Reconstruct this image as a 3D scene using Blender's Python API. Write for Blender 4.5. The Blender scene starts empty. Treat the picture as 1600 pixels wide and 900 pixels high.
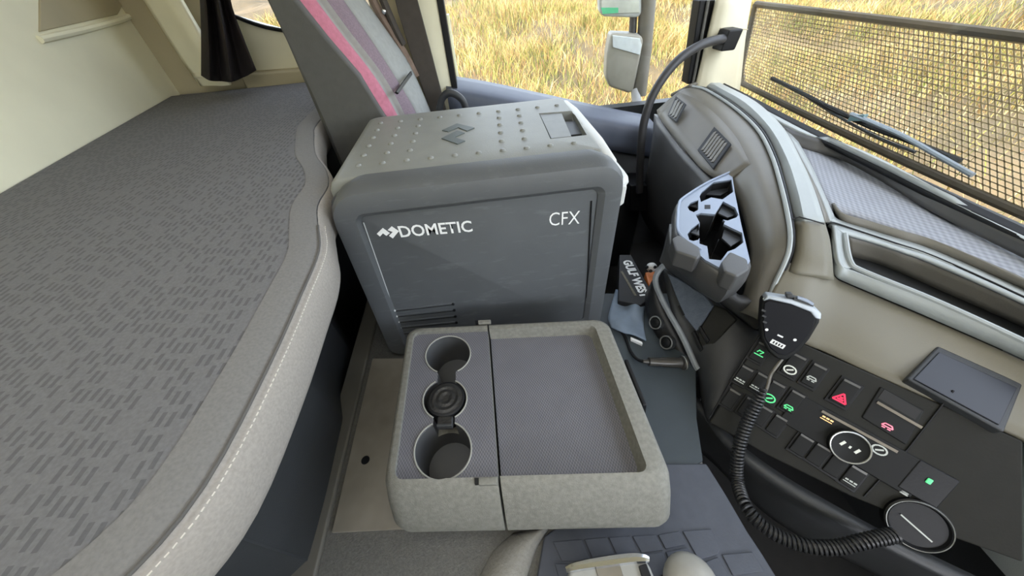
import bpy, bmesh, math, random
import numpy as np
from mathutils import Vector, Matrix

random.seed(7)
rng = np.random.default_rng(11)
SC = bpy.context.scene
COL = SC.collection

# ------------------------------------------------------------------ camera
H = 1.20                                   # eye height above the cab floor
FPX = 525.747                              # focal length for a 1600 px wide frame
RX = Vector((0.99157746, -0.12525189, 0.03295598))
RY = Vector((-0.11011358, -0.6813278, 0.7236487))
RZ = Vector((-0.06818454, -0.72118264, -0.68938122))
EYE = Vector((0, 0, H))
cam_data = bpy.data.cameras.new('camera')
cam_data.sensor_width = 36.0
cam_data.lens = FPX / 1600.0 * 36.0
cam_data.clip_start = 0.01
cam = bpy.data.objects.new('camera', cam_data)
COL.objects.link(cam)
cam.matrix_world = Matrix((
    (RX.x, -RX.y, -RX.z, EYE.x),
    (RY.x, -RY.y, -RY.z, EYE.y),
    (RZ.x, -RZ.y, -RZ.z, EYE.z),
    (0, 0, 0, 1)))
SC.camera = cam

# ------------------------------------------------------------------ light
SC.view_settings.view_transform = 'Standard'
SC.view_settings.look = 'None'
SC.view_settings.gamma = 1.0
SC.view_settings.exposure = 0.78
SC.view_settings.use_curve_mapping = False
world = bpy.data.worlds.new('sky')
SC.world = world
world.use_nodes = True
nt = world.node_tree
bg = nt.nodes['Background']
sky = nt.nodes.new('ShaderNodeTexSky')
sky.sky_type = 'NISHITA'
sky.sun_disc = False
sky.sun_elevation = math.radians(58)
sky.sun_rotation = math.radians(195)
sky.air_density = 1.0
sky.dust_density = 3.0
sky.ozone_density = 1.0
hs_sky = nt.nodes.new('ShaderNodeHueSaturation')      # hazy, milky sky
hs_sky.inputs['Saturation'].default_value = 0.45
nt.links.new(sky.outputs[0], hs_sky.inputs['Color'])
nt.links.new(hs_sky.outputs[0], bg.inputs[0])
bg.inputs[1].default_value = 0.75
sun = bpy.data.lights.new('sun', 'SUN')
sun.energy = 3.2
sun.angle = math.radians(0.6)
sun.color = (1.0, 0.93, 0.80)
so = bpy.data.objects.new('sun', sun)
COL.objects.link(so)
so.rotation_euler = Vector((0.12, 0.42, -0.90)).to_track_quat('-Z', 'Y').to_euler()

# unseen fill lamp, added under the ceiling to brighten the cab
lamp = bpy.data.lights.new('unseen_fill_light', 'AREA')
lamp.shape = 'RECTANGLE'
lamp.size = 0.9
lamp.size_y = 0.6
lamp.energy = 4.0
lamp.color = (1.0, 0.99, 0.97)
lo = bpy.data.objects.new('unseen_fill_light', lamp)
COL.objects.link(lo)
lo.location = (-0.15, -0.05, H + 0.70)


# ------------------------------------------------------------------ helpers
def ray(px, py):
    dx, dy, dz = px - 800.0, py - 450.0, FPX
    return Vector((RX.dot((dx, dy, dz)), RY.dot((dx, dy, dz)), RZ.dot((dx, dy, dz))))


def PZ(px, py, z):                 # point at height z (relative to the eye)
    d = ray(px, py)
    return EYE + d * (z / d.z)


def PY(px, py, y):
    d = ray(px, py)
    return EYE + d * (y / d.y)


def PX(px, py, x):
    d = ray(px, py)
    return EYE + d * (x / d.x)


class Plane:
    def __init__(s, a, b, c):
        s.o = a.copy()
        s.n = (b - a).cross(c - a).normalized()
        if s.n.dot(EYE - a) < 0:
            s.n = -s.n

    def at(s, px, py, lift=0.0):
        d = ray(px, py)
        t = ((s.o + s.n * lift) - EYE).dot(s.n) / d.dot(s.n)
        return EYE + d * t


def V(x, y, z):                    # eye-relative coordinates
    return Vector((x, y, z + H))


def srgb(r, g, b):
    f = lambda c: (c / 255 / 12.92) if c / 255 <= 0.04045 else ((c / 255 + 0.055) / 1.055) ** 2.4
    return (f(r), f(g), f(b), 1.0)


MATS = {}


def mat(name, col, rough=0.6, metal=0.0, var=0.08, scale=40.0, bump=0.0, bscale=300.0, spec=0.5, col2=None, detail=3.0):
    """plain procedural surface: base colour broken up by noise, fine bump"""
    if name in MATS:
        return MATS[name]
    m = bpy.data.materials.new(name)
    m.use_nodes = True
    n = m.node_tree.nodes
    l = m.node_tree.links
    b = n['Principled BSDF']
    b.inputs['Roughness'].default_value = rough
    b.inputs['Metallic'].default_value = metal
    b.inputs['Specular IOR Level'].default_value = spec
    tc = n.new('ShaderNodeTexCoord')
    no = n.new('ShaderNodeTexNoise')
    no.inputs['Scale'].default_value = scale
    no.inputs['Detail'].default_value = detail
    l.new(tc.outputs['Object'], no.inputs['Vector'])
    r = n.new('ShaderNodeValToRGB')
    c = srgb(*col)
    if col2:
        c2 = srgb(*col2)
        r.color_ramp.elements[0].color = c2
        r.color_ramp.elements[1].color = c
    else:
        r.color_ramp.elements[0].color = tuple(x * (1 - var) for x in c[:3]) + (1,)
        r.color_ramp.elements[1].color = tuple(min(1, x * (1 + var)) for x in c[:3]) + (1,)
    r.color_ramp.elements[0].position = 0.3
    r.color_ramp.elements[1].position = 0.7
    l.new(no.outputs['Fac'], r.inputs['Fac'])
    l.new(r.outputs['Color'], b.inputs['Base Color'])
    if bump > 0:
        n2 = n.new('ShaderNodeTexNoise')
        n2.inputs['Scale'].default_value = bscale
        n2.inputs['Detail'].default_value = 2
        l.new(tc.outputs['Object'], n2.inputs['Vector'])
        bp = n.new('ShaderNodeBump')
        bp.inputs['Strength'].default_value = bump
        bp.inputs['Distance'].default_value = 0.002
        l.new(n2.outputs['Fac'], bp.inputs['Height'])
        l.new(bp.outputs['Normal'], b.inputs['Normal'])
    MATS[name] = m
    return m


def emit(name, col, strength):
    if name in MATS:
        return MATS[name]
    m = mat(name, col, 0.5)
    b = m.node_tree.nodes['Principled BSDF']
    b.inputs['Emission Color'].default_value = srgb(*col)
    b.inputs['Emission Strength'].default_value = strength
    return m


def glass_mat(name, tint, gloss=0.06):
    if name in MATS:
        return MATS[name]
    m = bpy.data.materials.new(name)
    m.use_nodes = True
    n = m.node_tree.nodes
    l = m.node_tree.links
    n.remove(n['Principled BSDF'])
    t = n.new('ShaderNodeBsdfTransparent')
    t.inputs[0].default_value = tint
    g = n.new('ShaderNodeBsdfGlossy')
    g.inputs['Roughness'].default_value = 0.02
    mx = n.new('ShaderNodeMixShader')
    fr = n.new('ShaderNodeTexNoise')
    fr.inputs['Scale'].default_value = 3.0
    mr = n.new('ShaderNodeMapRange')
    mr.inputs['To Min'].default_value = gloss * 0.6
    mr.inputs['To Max'].default_value = gloss * 1.4
    l.new(fr.outputs['Fac'], mr.inputs['Value'])
    l.new(mr.outputs['Result'], mx.inputs[0])
    l.new(t.outputs[0], mx.inputs[1])
    l.new(g.outputs[0], mx.inputs[2])
    l.new(mx.outputs[0], n['Material Output'].inputs[0])
    MATS[name] = m
    return m


def thing(name, label, cat, loc, group=None):
    o = bpy.data.objects.new(name, None)
    COL.objects.link(o)
    o.location = loc
    o.empty_display_size = 0.05
    tag(o, label, cat, group)
    return o


def tag(o, label, cat, group=None):
    o['label'] = label
    o['category'] = cat
    if group:
        o['group'] = group
    return o


def struct(o):
    o['kind'] = 'structure'
    return o


def parent_to(o, p):
    o.parent = p
    off = Vector((0, 0, 0))
    q = p
    while q is not None:                 # where the parent really stands
        off += q.location
        if q.parent is not None:
            off += q.matrix_parent_inverse.translation
        q = q.parent
    o.matrix_parent_inverse = Matrix.Translation(-off)


def mesh(name, verts, faces, m, parent=None, smooth=False, angle=None):
    me = bpy.data.meshes.new(name)
    me.from_pydata([tuple(v) for v in verts], [], faces)
    me.update()
    if smooth:
        me.polygons.foreach_set('use_smooth', [True] * len(me.polygons))
        if angle:
            me.set_sharp_from_angle(angle=math.radians(angle))
    me.materials.append(m)
    o = bpy.data.objects.new(name, me)
    COL.objects.link(o)
    if parent is not None:
        parent_to(o, parent)
    return o


def bevel(o, w, seg=2, ang=35):
    b = o.modifiers.new('bevel', 'BEVEL')
    b.width = w
    b.segments = seg
    b.limit_method = 'ANGLE'
    b.angle_limit = math.radians(ang)
    o.data.polygons.foreach_set('use_smooth', [True] * len(o.data.polygons))
    wn = o.modifiers.new('wn', 'WEIGHTED_NORMAL')
    wn.keep_sharp = True
    return o


def bake(o):
    """apply the modifiers of o"""
    dg = bpy.context.evaluated_depsgraph_get()
    me = bpy.data.meshes.new_from_object(o.evaluated_get(dg))
    o.modifiers.clear()
    old = o.data
    o.data = me
    return o


def cut(o, cutters):
    for c in cutters:
        md = o.modifiers.new('cut', 'BOOLEAN')
        md.operation = 'DIFFERENCE'
        md.solver = 'EXACT'
        md.object = c
    bpy.context.view_layer.update()
    bake(o)
    for c in cutters:
        bpy.data.objects.remove(c)
    return o


def fixn(o):
    bm = bmesh.new()
    bm.from_mesh(o.data)
    bmesh.ops.recalc_face_normals(bm, faces=bm.faces)
    bm.to_mesh(o.data)
    bm.free()
    return o


def slab(name, pts, ext, m, parent=None, bev=0.0, seg=2):
    """polygon pts (ordered) extruded by the vector ext"""
    n = len(pts)
    ext = Vector(ext)
    vs = [Vector(p) for p in pts] + [Vector(p) + ext for p in pts]
    fs = [tuple(range(n)), tuple(range(2 * n - 1, n - 1, -1))]
    for i in range(n):
        j = (i + 1) % n
        fs.append((i, i + n, j + n, j))
    o = mesh(name, vs, fs, m, parent)
    fixn(o)
    if bev > 0:
        bevel(o, bev, seg)
    return o


def box(name, lo, hi, m, parent=None, bev=0.0, seg=2):
    x0, y0, z0 = lo
    x1, y1, z1 = hi
    return slab(name, [V(x0, y0, z0), V(x1, y0, z0), V(x1, y1, z0), V(x0, y1, z0)], (0, 0, z1 - z0), m, parent, bev, seg)


def obox(name, c, ax, ay, az, m, parent=None, bev=0.0, seg=2):
    """box from its centre and three half-axes"""
    p = [c - ax - ay - az, c + ax - ay - az, c + ax + ay - az, c - ax + ay - az]
    return slab(name, p, az * 2, m, parent, bev, seg)


def cr(p, t):
    """Catmull-Rom through the list p, t in 0..len-1"""
    n = len(p) - 1
    i = min(int(t), n - 1)
    u = t - i
    p1, p2 = p[i], p[i + 1]
    p0 = p[i - 1] if i > 0 else p1 * 2 - p2
    p3 = p[i + 2] if i + 2 <= n else p2 * 2 - p1
    return 0.5 * ((2 * p1) + (p2 - p0) * u + (2 * p0 - 5 * p1 + 4 * p2 - p3) * u * u + (3 * p1 - p0 - 3 * p2 + p3) * u ** 3)


def curve_pts(p, k):
    n = (len(p) - 1) * k
    return [cr(p, i / k) for i in range(n + 1)]


def patch(name, rows, m, parent=None, k=4, kr=3, thick=0.012, lin=False, smooth=True):
    """surface through rows of control points, given a real thickness"""
    R = [curve_pts(r, k) for r in rows]
    w = len(R[0])
    if not lin and len(rows) > 2:
        cols = [curve_pts([R[i][j] for i in range(len(R))], kr) for j in range(w)]
    else:
        cols = []
        for j in range(w):
            c = []
            for i in range(len(R) - 1):
                for s in range(kr):
                    c.append(R[i][j].lerp(R[i + 1][j], s / kr))
            c.append(R[-1][j])
            cols.append(c)
    h = len(cols[0])
    vs = [cols[j][i] for i in range(h) for j in range(w)]
    fs = [(i * w + j, i * w + j + 1, (i + 1) * w + j + 1, (i + 1) * w + j) for i in range(h - 1) for j in range(w - 1)]
    # the front of the sheet looks towards the cab
    nsum = Vector((0, 0, 0))
    for f in fs:
        a, b, c, d = [vs[q] for q in f]
        nn = (c - a).cross(d - b)
        nsum += nn if nn.dot(EYE - a) > 0 else -nn
    flip = sum(1 if ((vs[f[2]] - vs[f[0]]).cross(vs[f[3]] - vs[f[1]])).dot(EYE - vs[f[0]]) < 0 else -1 for f in fs) > 0
    if flip:
        fs = [tuple(reversed(f)) for f in fs]
    o = mesh(name, vs, fs, m, parent, smooth)
    if thick > 0:
        s = o.modifiers.new('solid', 'SOLIDIFY')
        s.thickness = thick
        s.offset = -1
        o.data.set_sharp_from_angle(angle=math.radians(50))
    return o


def tube(name, pts, r, m, parent=None, seg=10, caps=True):
    vs, fs = [], []
    n = len(pts)
    pts = [Vector(p) for p in pts]
    up = Vector((0, 0, 1))
    t0 = (pts[1] - pts[0]).normalized()
    if abs(t0.dot(up)) > 0.9:
        up = Vector((1, 0, 0))
    nx = t0.cross(up).normalized()
    for i in range(n):
        t = (pts[min(i + 1, n - 1)] - pts[max(i - 1, 0)]).normalized()
        nx = (nx - t * nx.dot(t)).normalized()
        ny = t.cross(nx)
        rr = r[i] if isinstance(r, (list, tuple)) else r
        for s in range(seg):
            a = 2 * math.pi * s / seg
            vs.append(pts[i] + nx * (rr * math.cos(a)) + ny * (rr * math.sin(a)))
    for i in range(n - 1):
        for s in range(seg):
            s2 = (s + 1) % seg
            fs.append((i * seg + s, i * seg + s2, (i + 1) * seg + s2, (i + 1) * seg + s))
    if caps:
        fs.append(tuple(reversed(range(seg))))
        fs.append(tuple((n - 1) * seg + s for s in range(seg)))
    return fixn(mesh(name, vs, fs, m, parent, True, 40))


def lathe(name, base, axis, prof, m, parent=None, seg=32, angle=35):
    """prof = [(radius, height)...] turned around axis from base"""
    axis = Vector(axis).normalized()
    u = axis.orthogonal().normalized()
    w = axis.cross(u)
    vs, fs = [], []
    for r, h in prof:
        for s in range(seg):
            a = 2 * math.pi * s / seg
            vs.append(base + axis * h + u * (r * math.cos(a)) + w * (r * math.sin(a)))
    k = len(prof)
    for i in range(k - 1):
        for s in range(seg):
            s2 = (s + 1) % seg
            fs.append((i * seg + s, i * seg + s2, (i + 1) * seg + s2, (i + 1) * seg + s))
    fs.append(tuple(reversed(range(seg))))
    fs.append(tuple((k - 1) * seg + s for s in range(seg)))
    return fixn(mesh(name, vs, fs, m, parent, True, angle))


def loft(name, loops, m, parent=None, angle=40, cap0=True, cap1=True, closed=True):
    n = len(loops[0])
    vs = [v for L in loops for v in L]
    fs = []
    for i in range(len(loops) - 1):
        for s in range(n if closed else n - 1):
            s2 = (s + 1) % n
            fs.append((i * n + s, i * n + s2, (i + 1) * n + s2, (i + 1) * n + s))
    if cap0:
        fs.append(tuple(reversed(range(n))))
    if cap1:
        fs.append(tuple((len(loops) - 1) * n + s for s in range(n)))
    return fixn(mesh(name, vs, fs, m, parent, True, angle))


def rrect(a0, a1, b0, b1, r, k=5):
    """rounded rectangle outline in 2D (a, b)"""
    out = []
    rs = r if isinstance(r, (list, tuple)) else (r, r, r, r)
    for (ca, cb, s0, rr) in ((a0, b0, 180, rs[0]), (a1, b0, 270, rs[1]), (a1, b1, 0, rs[2]), (a0, b1, 90, rs[3])):
        ox = ca + (rr if ca == a0 else -rr)
        oy = cb + (rr if cb == b0 else -rr)
        for i in range(k + 1):
            t = math.radians(s0 + 90 * i / k)
            out.append((ox + rr * math.cos(t), oy + rr * math.sin(t)))
    return out


def text(name, body, p0, p1, up, cap, m, parent=None, bold=0.0, lift=0.0006, depth=0.0006):
    """flat lettering: baseline from p0 to p1, cap height along up"""
    cu = bpy.data.curves.new(name, 'FONT')
    cu.body = body
    cu.offset = bold
    cu.resolution_u = 3
    ob = bpy.data.objects.new(name, cu)
    COL.objects.link(ob)
    bpy.context.view_layer.update()
    dg = bpy.context.evaluated_depsgraph_get()
    me = bpy.data.meshes.new_from_object(ob.evaluated_get(dg))
    bpy.data.objects.remove(ob)
    xs = [v.co.x for v in me.vertices]
    ys = [v.co.y for v in me.vertices]
    x0, x1, y0, y1 = min(xs), max(xs), min(ys), max(ys)
    e = p1 - p0
    up = up.normalized()
    nrm = e.normalized().cross(up)
    for v in me.vertices:
        v.co = p0 + e * ((v.co.x - x0) / (x1 - x0)) + up * (cap * (v.co.y - y0) / (y1 - y0)) + nrm * (lift + depth)
    me.materials.append(m)
    o = bpy.data.objects.new(name, me)
    COL.objects.link(o)
    if parent is not None:
        parent_to(o, parent)
    return o


def joined(name, parts, m, parent=None, smooth=False):
    """(verts, faces) pairs joined into one mesh"""
    vs, fs = [], []
    for v, f in parts:
        b = len(vs)
        vs += v
        fs += [tuple(i + b for i in q) for q in f]
    return mesh(name, vs, fs, m, parent, smooth)


def bar_vf(a, b, w, h, n):
    """a bar from a to b: width w across, height h along n"""
    t = (b - a).normalized()
    s = t.cross(n).normalized() * (w / 2)
    n = n.normalized() * h
    v = [a - s, a + s, a + s + n, a - s + n, b - s, b + s, b + s + n, b - s + n]
    f = [(0, 1, 2, 3), (7, 6, 5, 4), (0, 4, 5, 1), (1, 5, 6, 2), (2, 6, 7, 3), (3, 7, 4, 0)]
    return v, f


# ------------------------------------------------------------------ materials
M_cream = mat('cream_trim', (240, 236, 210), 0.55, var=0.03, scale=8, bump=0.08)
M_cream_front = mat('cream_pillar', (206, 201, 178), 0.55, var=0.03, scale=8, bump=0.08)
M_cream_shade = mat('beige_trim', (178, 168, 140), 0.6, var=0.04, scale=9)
M_greytrim = mat('cab_grey_plastic', (96, 96, 92), 0.55, var=0.05, scale=20, bump=0.15, bscale=500)
M_carpet = mat('tunnel_carpet', (104, 103, 98), 0.9, var=0.16, scale=260, bump=0.7, bscale=420)
M_black = mat('black_plastic', (20, 21, 23), 0.5, spec=0.3, var=0.1, scale=60, bump=0.1)
M_darkfloor = mat('dark_floor', (30, 31, 32), 0.8, var=0.15, scale=30)
M_dash_top = mat('dash_top_grey', (152, 158, 158), 0.42, var=0.03, scale=30, bump=0.15, bscale=700)
M_dash_beige = mat('dash_beige', (108, 104, 90), 0.5, var=0.03, scale=14, bump=0.12, bscale=700)
M_dash_pod = mat('dash_pod_grey', (103, 100, 92), 0.45, var=0.04, scale=20, bump=0.12, bscale=700)
M_dash_low = mat('dash_low_grey', (74, 74, 74), 0.45, var=0.05, scale=20, bump=0.12, bscale=700)
M_dash_dark = mat('dash_dark', (50, 52, 54), 0.5, var=0.06, scale=25, bump=0.15, bscale=600)
M_switch = mat('switch_black', (24, 25, 25), 0.6, var=0.06, scale=50, spec=0.25)
M_panel = mat('switch_panel_dark', (40, 40, 37), 0.75, spec=0.2, var=0.05, scale=40, bump=0.1)
M_silver = mat('satin_silver', (140, 150, 166), 0.42, metal=0.35, var=0.03, scale=20)
M_chrome = mat('chrome', (215, 218, 222), 0.15, metal=0.95, var=0.02)
M_white = mat('white_print', (236, 238, 238), 0.6, var=0.02)
M_lidgrey = mat('fridge_lid_grey', (126, 128, 124), 0.5, var=0.04, scale=30, bump=0.12, bscale=500)
M_endgrey = mat('fridge_end_lit_grey', (200, 202, 200), 0.45, var=0.03)
M_logo = mat('logo_grey', (76, 84, 84), 0.5, var=0.03)
M_rubber = mat('rubber_mat', (72, 76, 85), 0.7, var=0.08, scale=50, bump=0.2)
M_red = emit('red_icon', (225, 35, 75), 0.45)
M_green = emit('green_icon', (90, 220, 140), 0.3)
M_amber = emit('amber_icon', (240, 190, 130), 0.5)
M_pink = emit('pink_icon', (230, 120, 140), 0.5)
M_icon = mat('white_icon', (190, 195, 190), 0.6, var=0.02)
M_iconlight = emit('white_lit_icon', (205, 208, 200), 0.12)
M_metal_plate = mat('worn_metal_plate', (150, 143, 130), 0.5, metal=0.2, var=0.2, scale=12, bump=0.1)


def fridge_front_mat():
    """dark grey moulded plastic with pale scuffs"""
    m = mat('fridge_charcoal', (84, 87, 90), 0.5, var=0.05, scale=18, bump=0.1, bscale=600)
    n = m.node_tree.nodes
    l = m.node_tree.links
    b = n['Principled BSDF']
    src = b.inputs['Base Color'].links[0].from_socket
    tc = n.new('ShaderNodeTexCoord')
    mp = n.new('ShaderNodeMapping')
    mp.inputs['Scale'].default_value = (14, 14, 60)
    mp.inputs['Rotation'].default_value = (0, 0.12, 0)
    l.new(tc.outputs['Object'], mp.inputs['Vector'])
    no = n.new('ShaderNodeTexNoise')
    no.inputs['Scale'].default_value = 1.0
    no.inputs['Detail'].default_value = 6
    no.inputs['Roughness'].default_value = 0.65
    l.new(mp.outputs[0], no.inputs['Vector'])
    rp = n.new('ShaderNodeValToRGB')
    rp.color_ramp.elements[0].position = 0.56
    rp.color_ramp.elements[1].position = 0.76
    rp.color_ramp.elements[1].color = (0.22, 0.22, 0.22, 1)
    l.new(no.outputs['Fac'], rp.inputs['Fac'])
    mx = n.new('ShaderNodeMix')
    mx.data_type = 'RGBA'
    l.new(rp.outputs['Color'], mx.inputs['Factor'])
    l.new(src, mx.inputs['A'])
    mx.inputs['B'].default_value = srgb(150, 154, 156)
    l.new(mx.outputs['Result'], b.inputs['Base Color'])
    return m


M_fridge = fridge_front_mat()


def ribbed_mat(name, col, pitch, col2):
    """fine ribbed rubber liner"""
    m = mat(name, col, 0.62, var=0.06, scale=30)
    n = m.node_tree.nodes
    l = m.node_tree.links
    b = n['Principled BSDF']
    src = b.inputs['Base Color'].links[0].from_socket
    tc = n.new('ShaderNodeTexCoord')
    sx = n.new('ShaderNodeSeparateXYZ')
    l.new(tc.outputs['Object'], sx.inputs[0])
    def wv(sock, p):
        mu = n.new('ShaderNodeMath'); mu.operation = 'MULTIPLY'
        mu.inputs[1].default_value = 2 * math.pi / p
        l.new(sock, mu.inputs[0])
        si = n.new('ShaderNodeMath'); si.operation = 'SINE'
        l.new(mu.outputs[0], si.inputs[0])
        return si.outputs[0]
    a = wv(sx.outputs['X'], pitch)
    c = wv(sx.outputs['Y'], pitch * 1.6)
    pr = n.new('ShaderNodeMath'); pr.operation = 'MULTIPLY'
    l.new(a, pr.inputs[0]); l.new(c, pr.inputs[1])
    mr = n.new('ShaderNodeMapRange')
    mr.inputs['From Min'].default_value = -1
    l.new(pr.outputs[0], mr.inputs['Value'])
    mx = n.new('ShaderNodeMix'); mx.data_type = 'RGBA'
    l.new(mr.outputs[0], mx.inputs['Factor'])
    mx.inputs['A'].default_value = srgb(*col2)
    l.new(src, mx.inputs['B'])
    l.new(mx.outputs['Result'], b.inputs['Base Color'])
    bp = n.new('ShaderNodeBump')
    bp.inputs['Strength'].default_value = 0.35
    bp.inputs['Distance'].default_value = 0.001
    l.new(mr.outputs[0], bp.inputs['Height'])
    l.new(bp.outputs['Normal'], b.inputs['Normal'])
    return m


M_liner = ribbed_mat('tray_liner', (116, 116, 122), 0.0042, (80, 80, 86))
M_dashliner = ribbed_mat('dash_liner', (150, 154, 162), 0.012, (118, 122, 130))
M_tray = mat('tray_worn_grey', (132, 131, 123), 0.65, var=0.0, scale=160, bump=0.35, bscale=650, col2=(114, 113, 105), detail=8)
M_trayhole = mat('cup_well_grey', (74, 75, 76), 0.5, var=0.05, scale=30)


def bunk_mat(name, base, dark, dash):
    """woven bunk cover: rows of short dark dashes running along the bunk"""
    m = mat(name, base, 0.92, var=0.10, scale=350, bump=0.0)
    n = m.node_tree.nodes
    l = m.node_tree.links
    b = n['Principled BSDF']
    src = b.inputs['Base Color'].links[0].from_socket
    if not dash:
        return m
    tc = n.new('ShaderNodeTexCoord')
    sx = n.new('ShaderNodeSeparateXYZ')
    l.new(tc.outputs['Object'], sx.inputs[0])

    def mth(op, a, bb=None):
        q = n.new('ShaderNodeMath'); q.operation = op
        for i, s in enumerate((a, bb)):
            if s is None:
                continue
            if isinstance(s, (int, float)):
                q.inputs[i].default_value = s
            else:
                l.new(s, q.inputs[i])
        return q.outputs[0]
    u = mth('DIVIDE', sx.outputs['X'], 0.0085)
    ui = mth('FLOOR', u)
    uf = mth('FRACT', u)
    wn = n.new('ShaderNodeTexWhiteNoise'); wn.noise_dimensions = '1D'
    l.new(ui, wn.inputs['W'])
    v = mth('ADD', mth('DIVIDE', sx.outputs['Y'], 0.019), mth('MULTIPLY', wn.outputs['Value'], 3.7))
    vi = mth('FLOOR', v)
    vf = mth('FRACT', v)
    cell = n.new('ShaderNodeTexWhiteNoise'); cell.noise_dimensions = '2D'
    cb = n.new('ShaderNodeCombineXYZ')
    l.new(ui, cb.inputs[0]); l.new(vi, cb.inputs[1])
    l.new(cb.outputs[0], cell.inputs['Vector'])
    du = mth('ABSOLUTE', mth('SUBTRACT', uf, 0.5))
    dv = mth('ABSOLUTE', mth('SUBTRACT', vf, 0.5))
    ins = mth('MULTIPLY', mth('LESS_THAN', du, 0.24), mth('LESS_THAN', dv, 0.33))
    ins = mth('MULTIPLY', ins, mth('GREATER_THAN', cell.outputs['Value'], 0.25))
    mx = n.new('ShaderNodeMix'); mx.data_type = 'RGBA'
    l.new(mth('MULTIPLY', ins, 0.42), mx.inputs['Factor'])
    l.new(src, mx.inputs['A'])
    mx.inputs['B'].default_value = srgb(*dark)
    l.new(mx.outputs['Result'], b.inputs['Base Color'])
    ht = mth('SUBTRACT', 1.0, ins)
    bp = n.new('ShaderNodeBump')
    bp.inputs['Strength'].default_value = 0.5
    bp.inputs['Distance'].default_value = 0.002
    l.new(ht, bp.inputs['Height'])
    l.new(bp.outputs['Normal'], b.inputs['Normal'])
    return m


M_bunk = bunk_mat('bunk_cover', (104, 104, 107), (54, 56, 60), True)
M_bunk_side = bunk_mat('bunk_border', (152, 146, 139), (90, 88, 86), False)
M_seat_shell = mat('seat_shell', (80, 80, 78), 0.7, var=0.05, scale=60, bump=0.2, bscale=500)
M_seat_pink = mat('seat_pink', (184, 114, 134), 0.85, var=0.1, scale=120, bump=0.3)
M_seat_mauve = mat('seat_mauve', (128, 112, 122), 0.9, var=0.18, scale=300, bump=0.3)
M_seat_grey = mat('seat_centre_grey', (150, 152, 150), 0.8, var=0.06, scale=80)
M_curtain = mat('curtain_cloth', (44, 36, 38), 0.85, var=0.3, scale=12, col2=(30, 26, 28))
M_brown = mat('dark_strap', (66, 60, 54), 0.7, var=0.1, scale=60)
M_sill = mat('door_sill_blue_grey', (80, 86, 100), 0.5, var=0.04)
M_cloth_blue = mat('blue_grey_cloth', (112, 126, 142), 0.8, var=0.08, scale=40)
M_orange = mat('orange_packet', (196, 112, 52), 0.5, var=0.15, scale=40)

# ------------------------------------------------------------------ structure: cab shell
XR, XF, YL, YD = -1.06, 0.97, 1.50, -1.05         # rear, front, passenger side, driver side
ZC, ZF = 0.78, -1.20                              # ceiling, floor

floor = struct(box('floor', (XR - 0.05, YD, ZF - 0.05), (XF + 0.03, YL + 0.05, ZF), M_darkfloor))
ceiling = struct(box('ceiling', (XR - 0.05, YD, ZC), (XF + 0.03, YL + 0.05, ZC + 0.04), M_cream))
fill_lamp = thing('added_fill_lamp', 'flat white fill lamp added out of view under the cab ceiling', 'lamp', V(-0.15, -0.05, ZC - 0.03))
box('housing', (-0.62, -0.37, ZC - 0.03), (0.32, 0.27, ZC), M_white, fill_lamp, 0.004)  # housing of the added fill lamp, out of view

# rear wall leans a little: it runs from the bunk corner towards the driver side
rb0, rb1 = PZ(283, 144, -0.25), PZ(136, 229, -0.25)
rdir = (rb1 - rb0).normalized()
rn = Vector((0, 0, 1)).cross(rdir)
if rn.x > 0:
    rn = -rn
rA = rb0 - rdir * 0.0
rB = rb0 + rdir * 2.65


def upz(p, z):
    return Vector((p.x, p.y, z + H))


wall_rear = struct(slab('wall_rear', [upz(rA, ZF), upz(rB, ZF), upz(rB, ZC), upz(rA, ZC)], rn * 0.04, M_cream))


class WallP:
    pass


RP = Plane(upz(rA, 0.0), upz(rB, 0.0), upz(rA, 0.3))
# raised border around the recessed upper panel of the rear wall
pan = [RP.at(60, 50), RP.at(136, 33), RP.at(182, 23), RP.at(190, 8), RP.at(180, -60), RP.at(60, -60)]
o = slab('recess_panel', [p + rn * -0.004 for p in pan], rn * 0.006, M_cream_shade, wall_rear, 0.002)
tr = [RP.at(60, 62), RP.at(136, 45), RP.at(200, 26), RP.at(212, 6), RP.at(200, -70)]
tube('panel_bead', [p - rn * 0.002 for p in curve_pts(tr, 4)], 0.008, M_cream, wall_rear, 8)

# corner post between the rear wall and the passenger side
post = [PZ(283, 144, -0.25), PY(300, 100, 1.47), PY(322, 60, 1.43)]
c1 = upz(PY(283, 143, 1.50), -0.27)
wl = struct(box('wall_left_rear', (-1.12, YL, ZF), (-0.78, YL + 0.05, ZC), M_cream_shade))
wl.name = 'wall_left'
# rounded cream column in the corner (seen between rear wall and curtain)
cols_pts = [PY(262, 60, 1.46), PY(285, 60, 1.44), PY(300, 60, 1.42), PY(316, 60, 1.42)]
trim_corner = struct(patch('trim_1', [[upz(p, ZC) for p in cols_pts], [upz(p, -0.15) for p in cols_pts],
                                      [upz(p + Vector((0.02, 0.02, 0)), -0.19) for p in cols_pts]], M_cream, None, 4, 3, 0.02))
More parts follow.
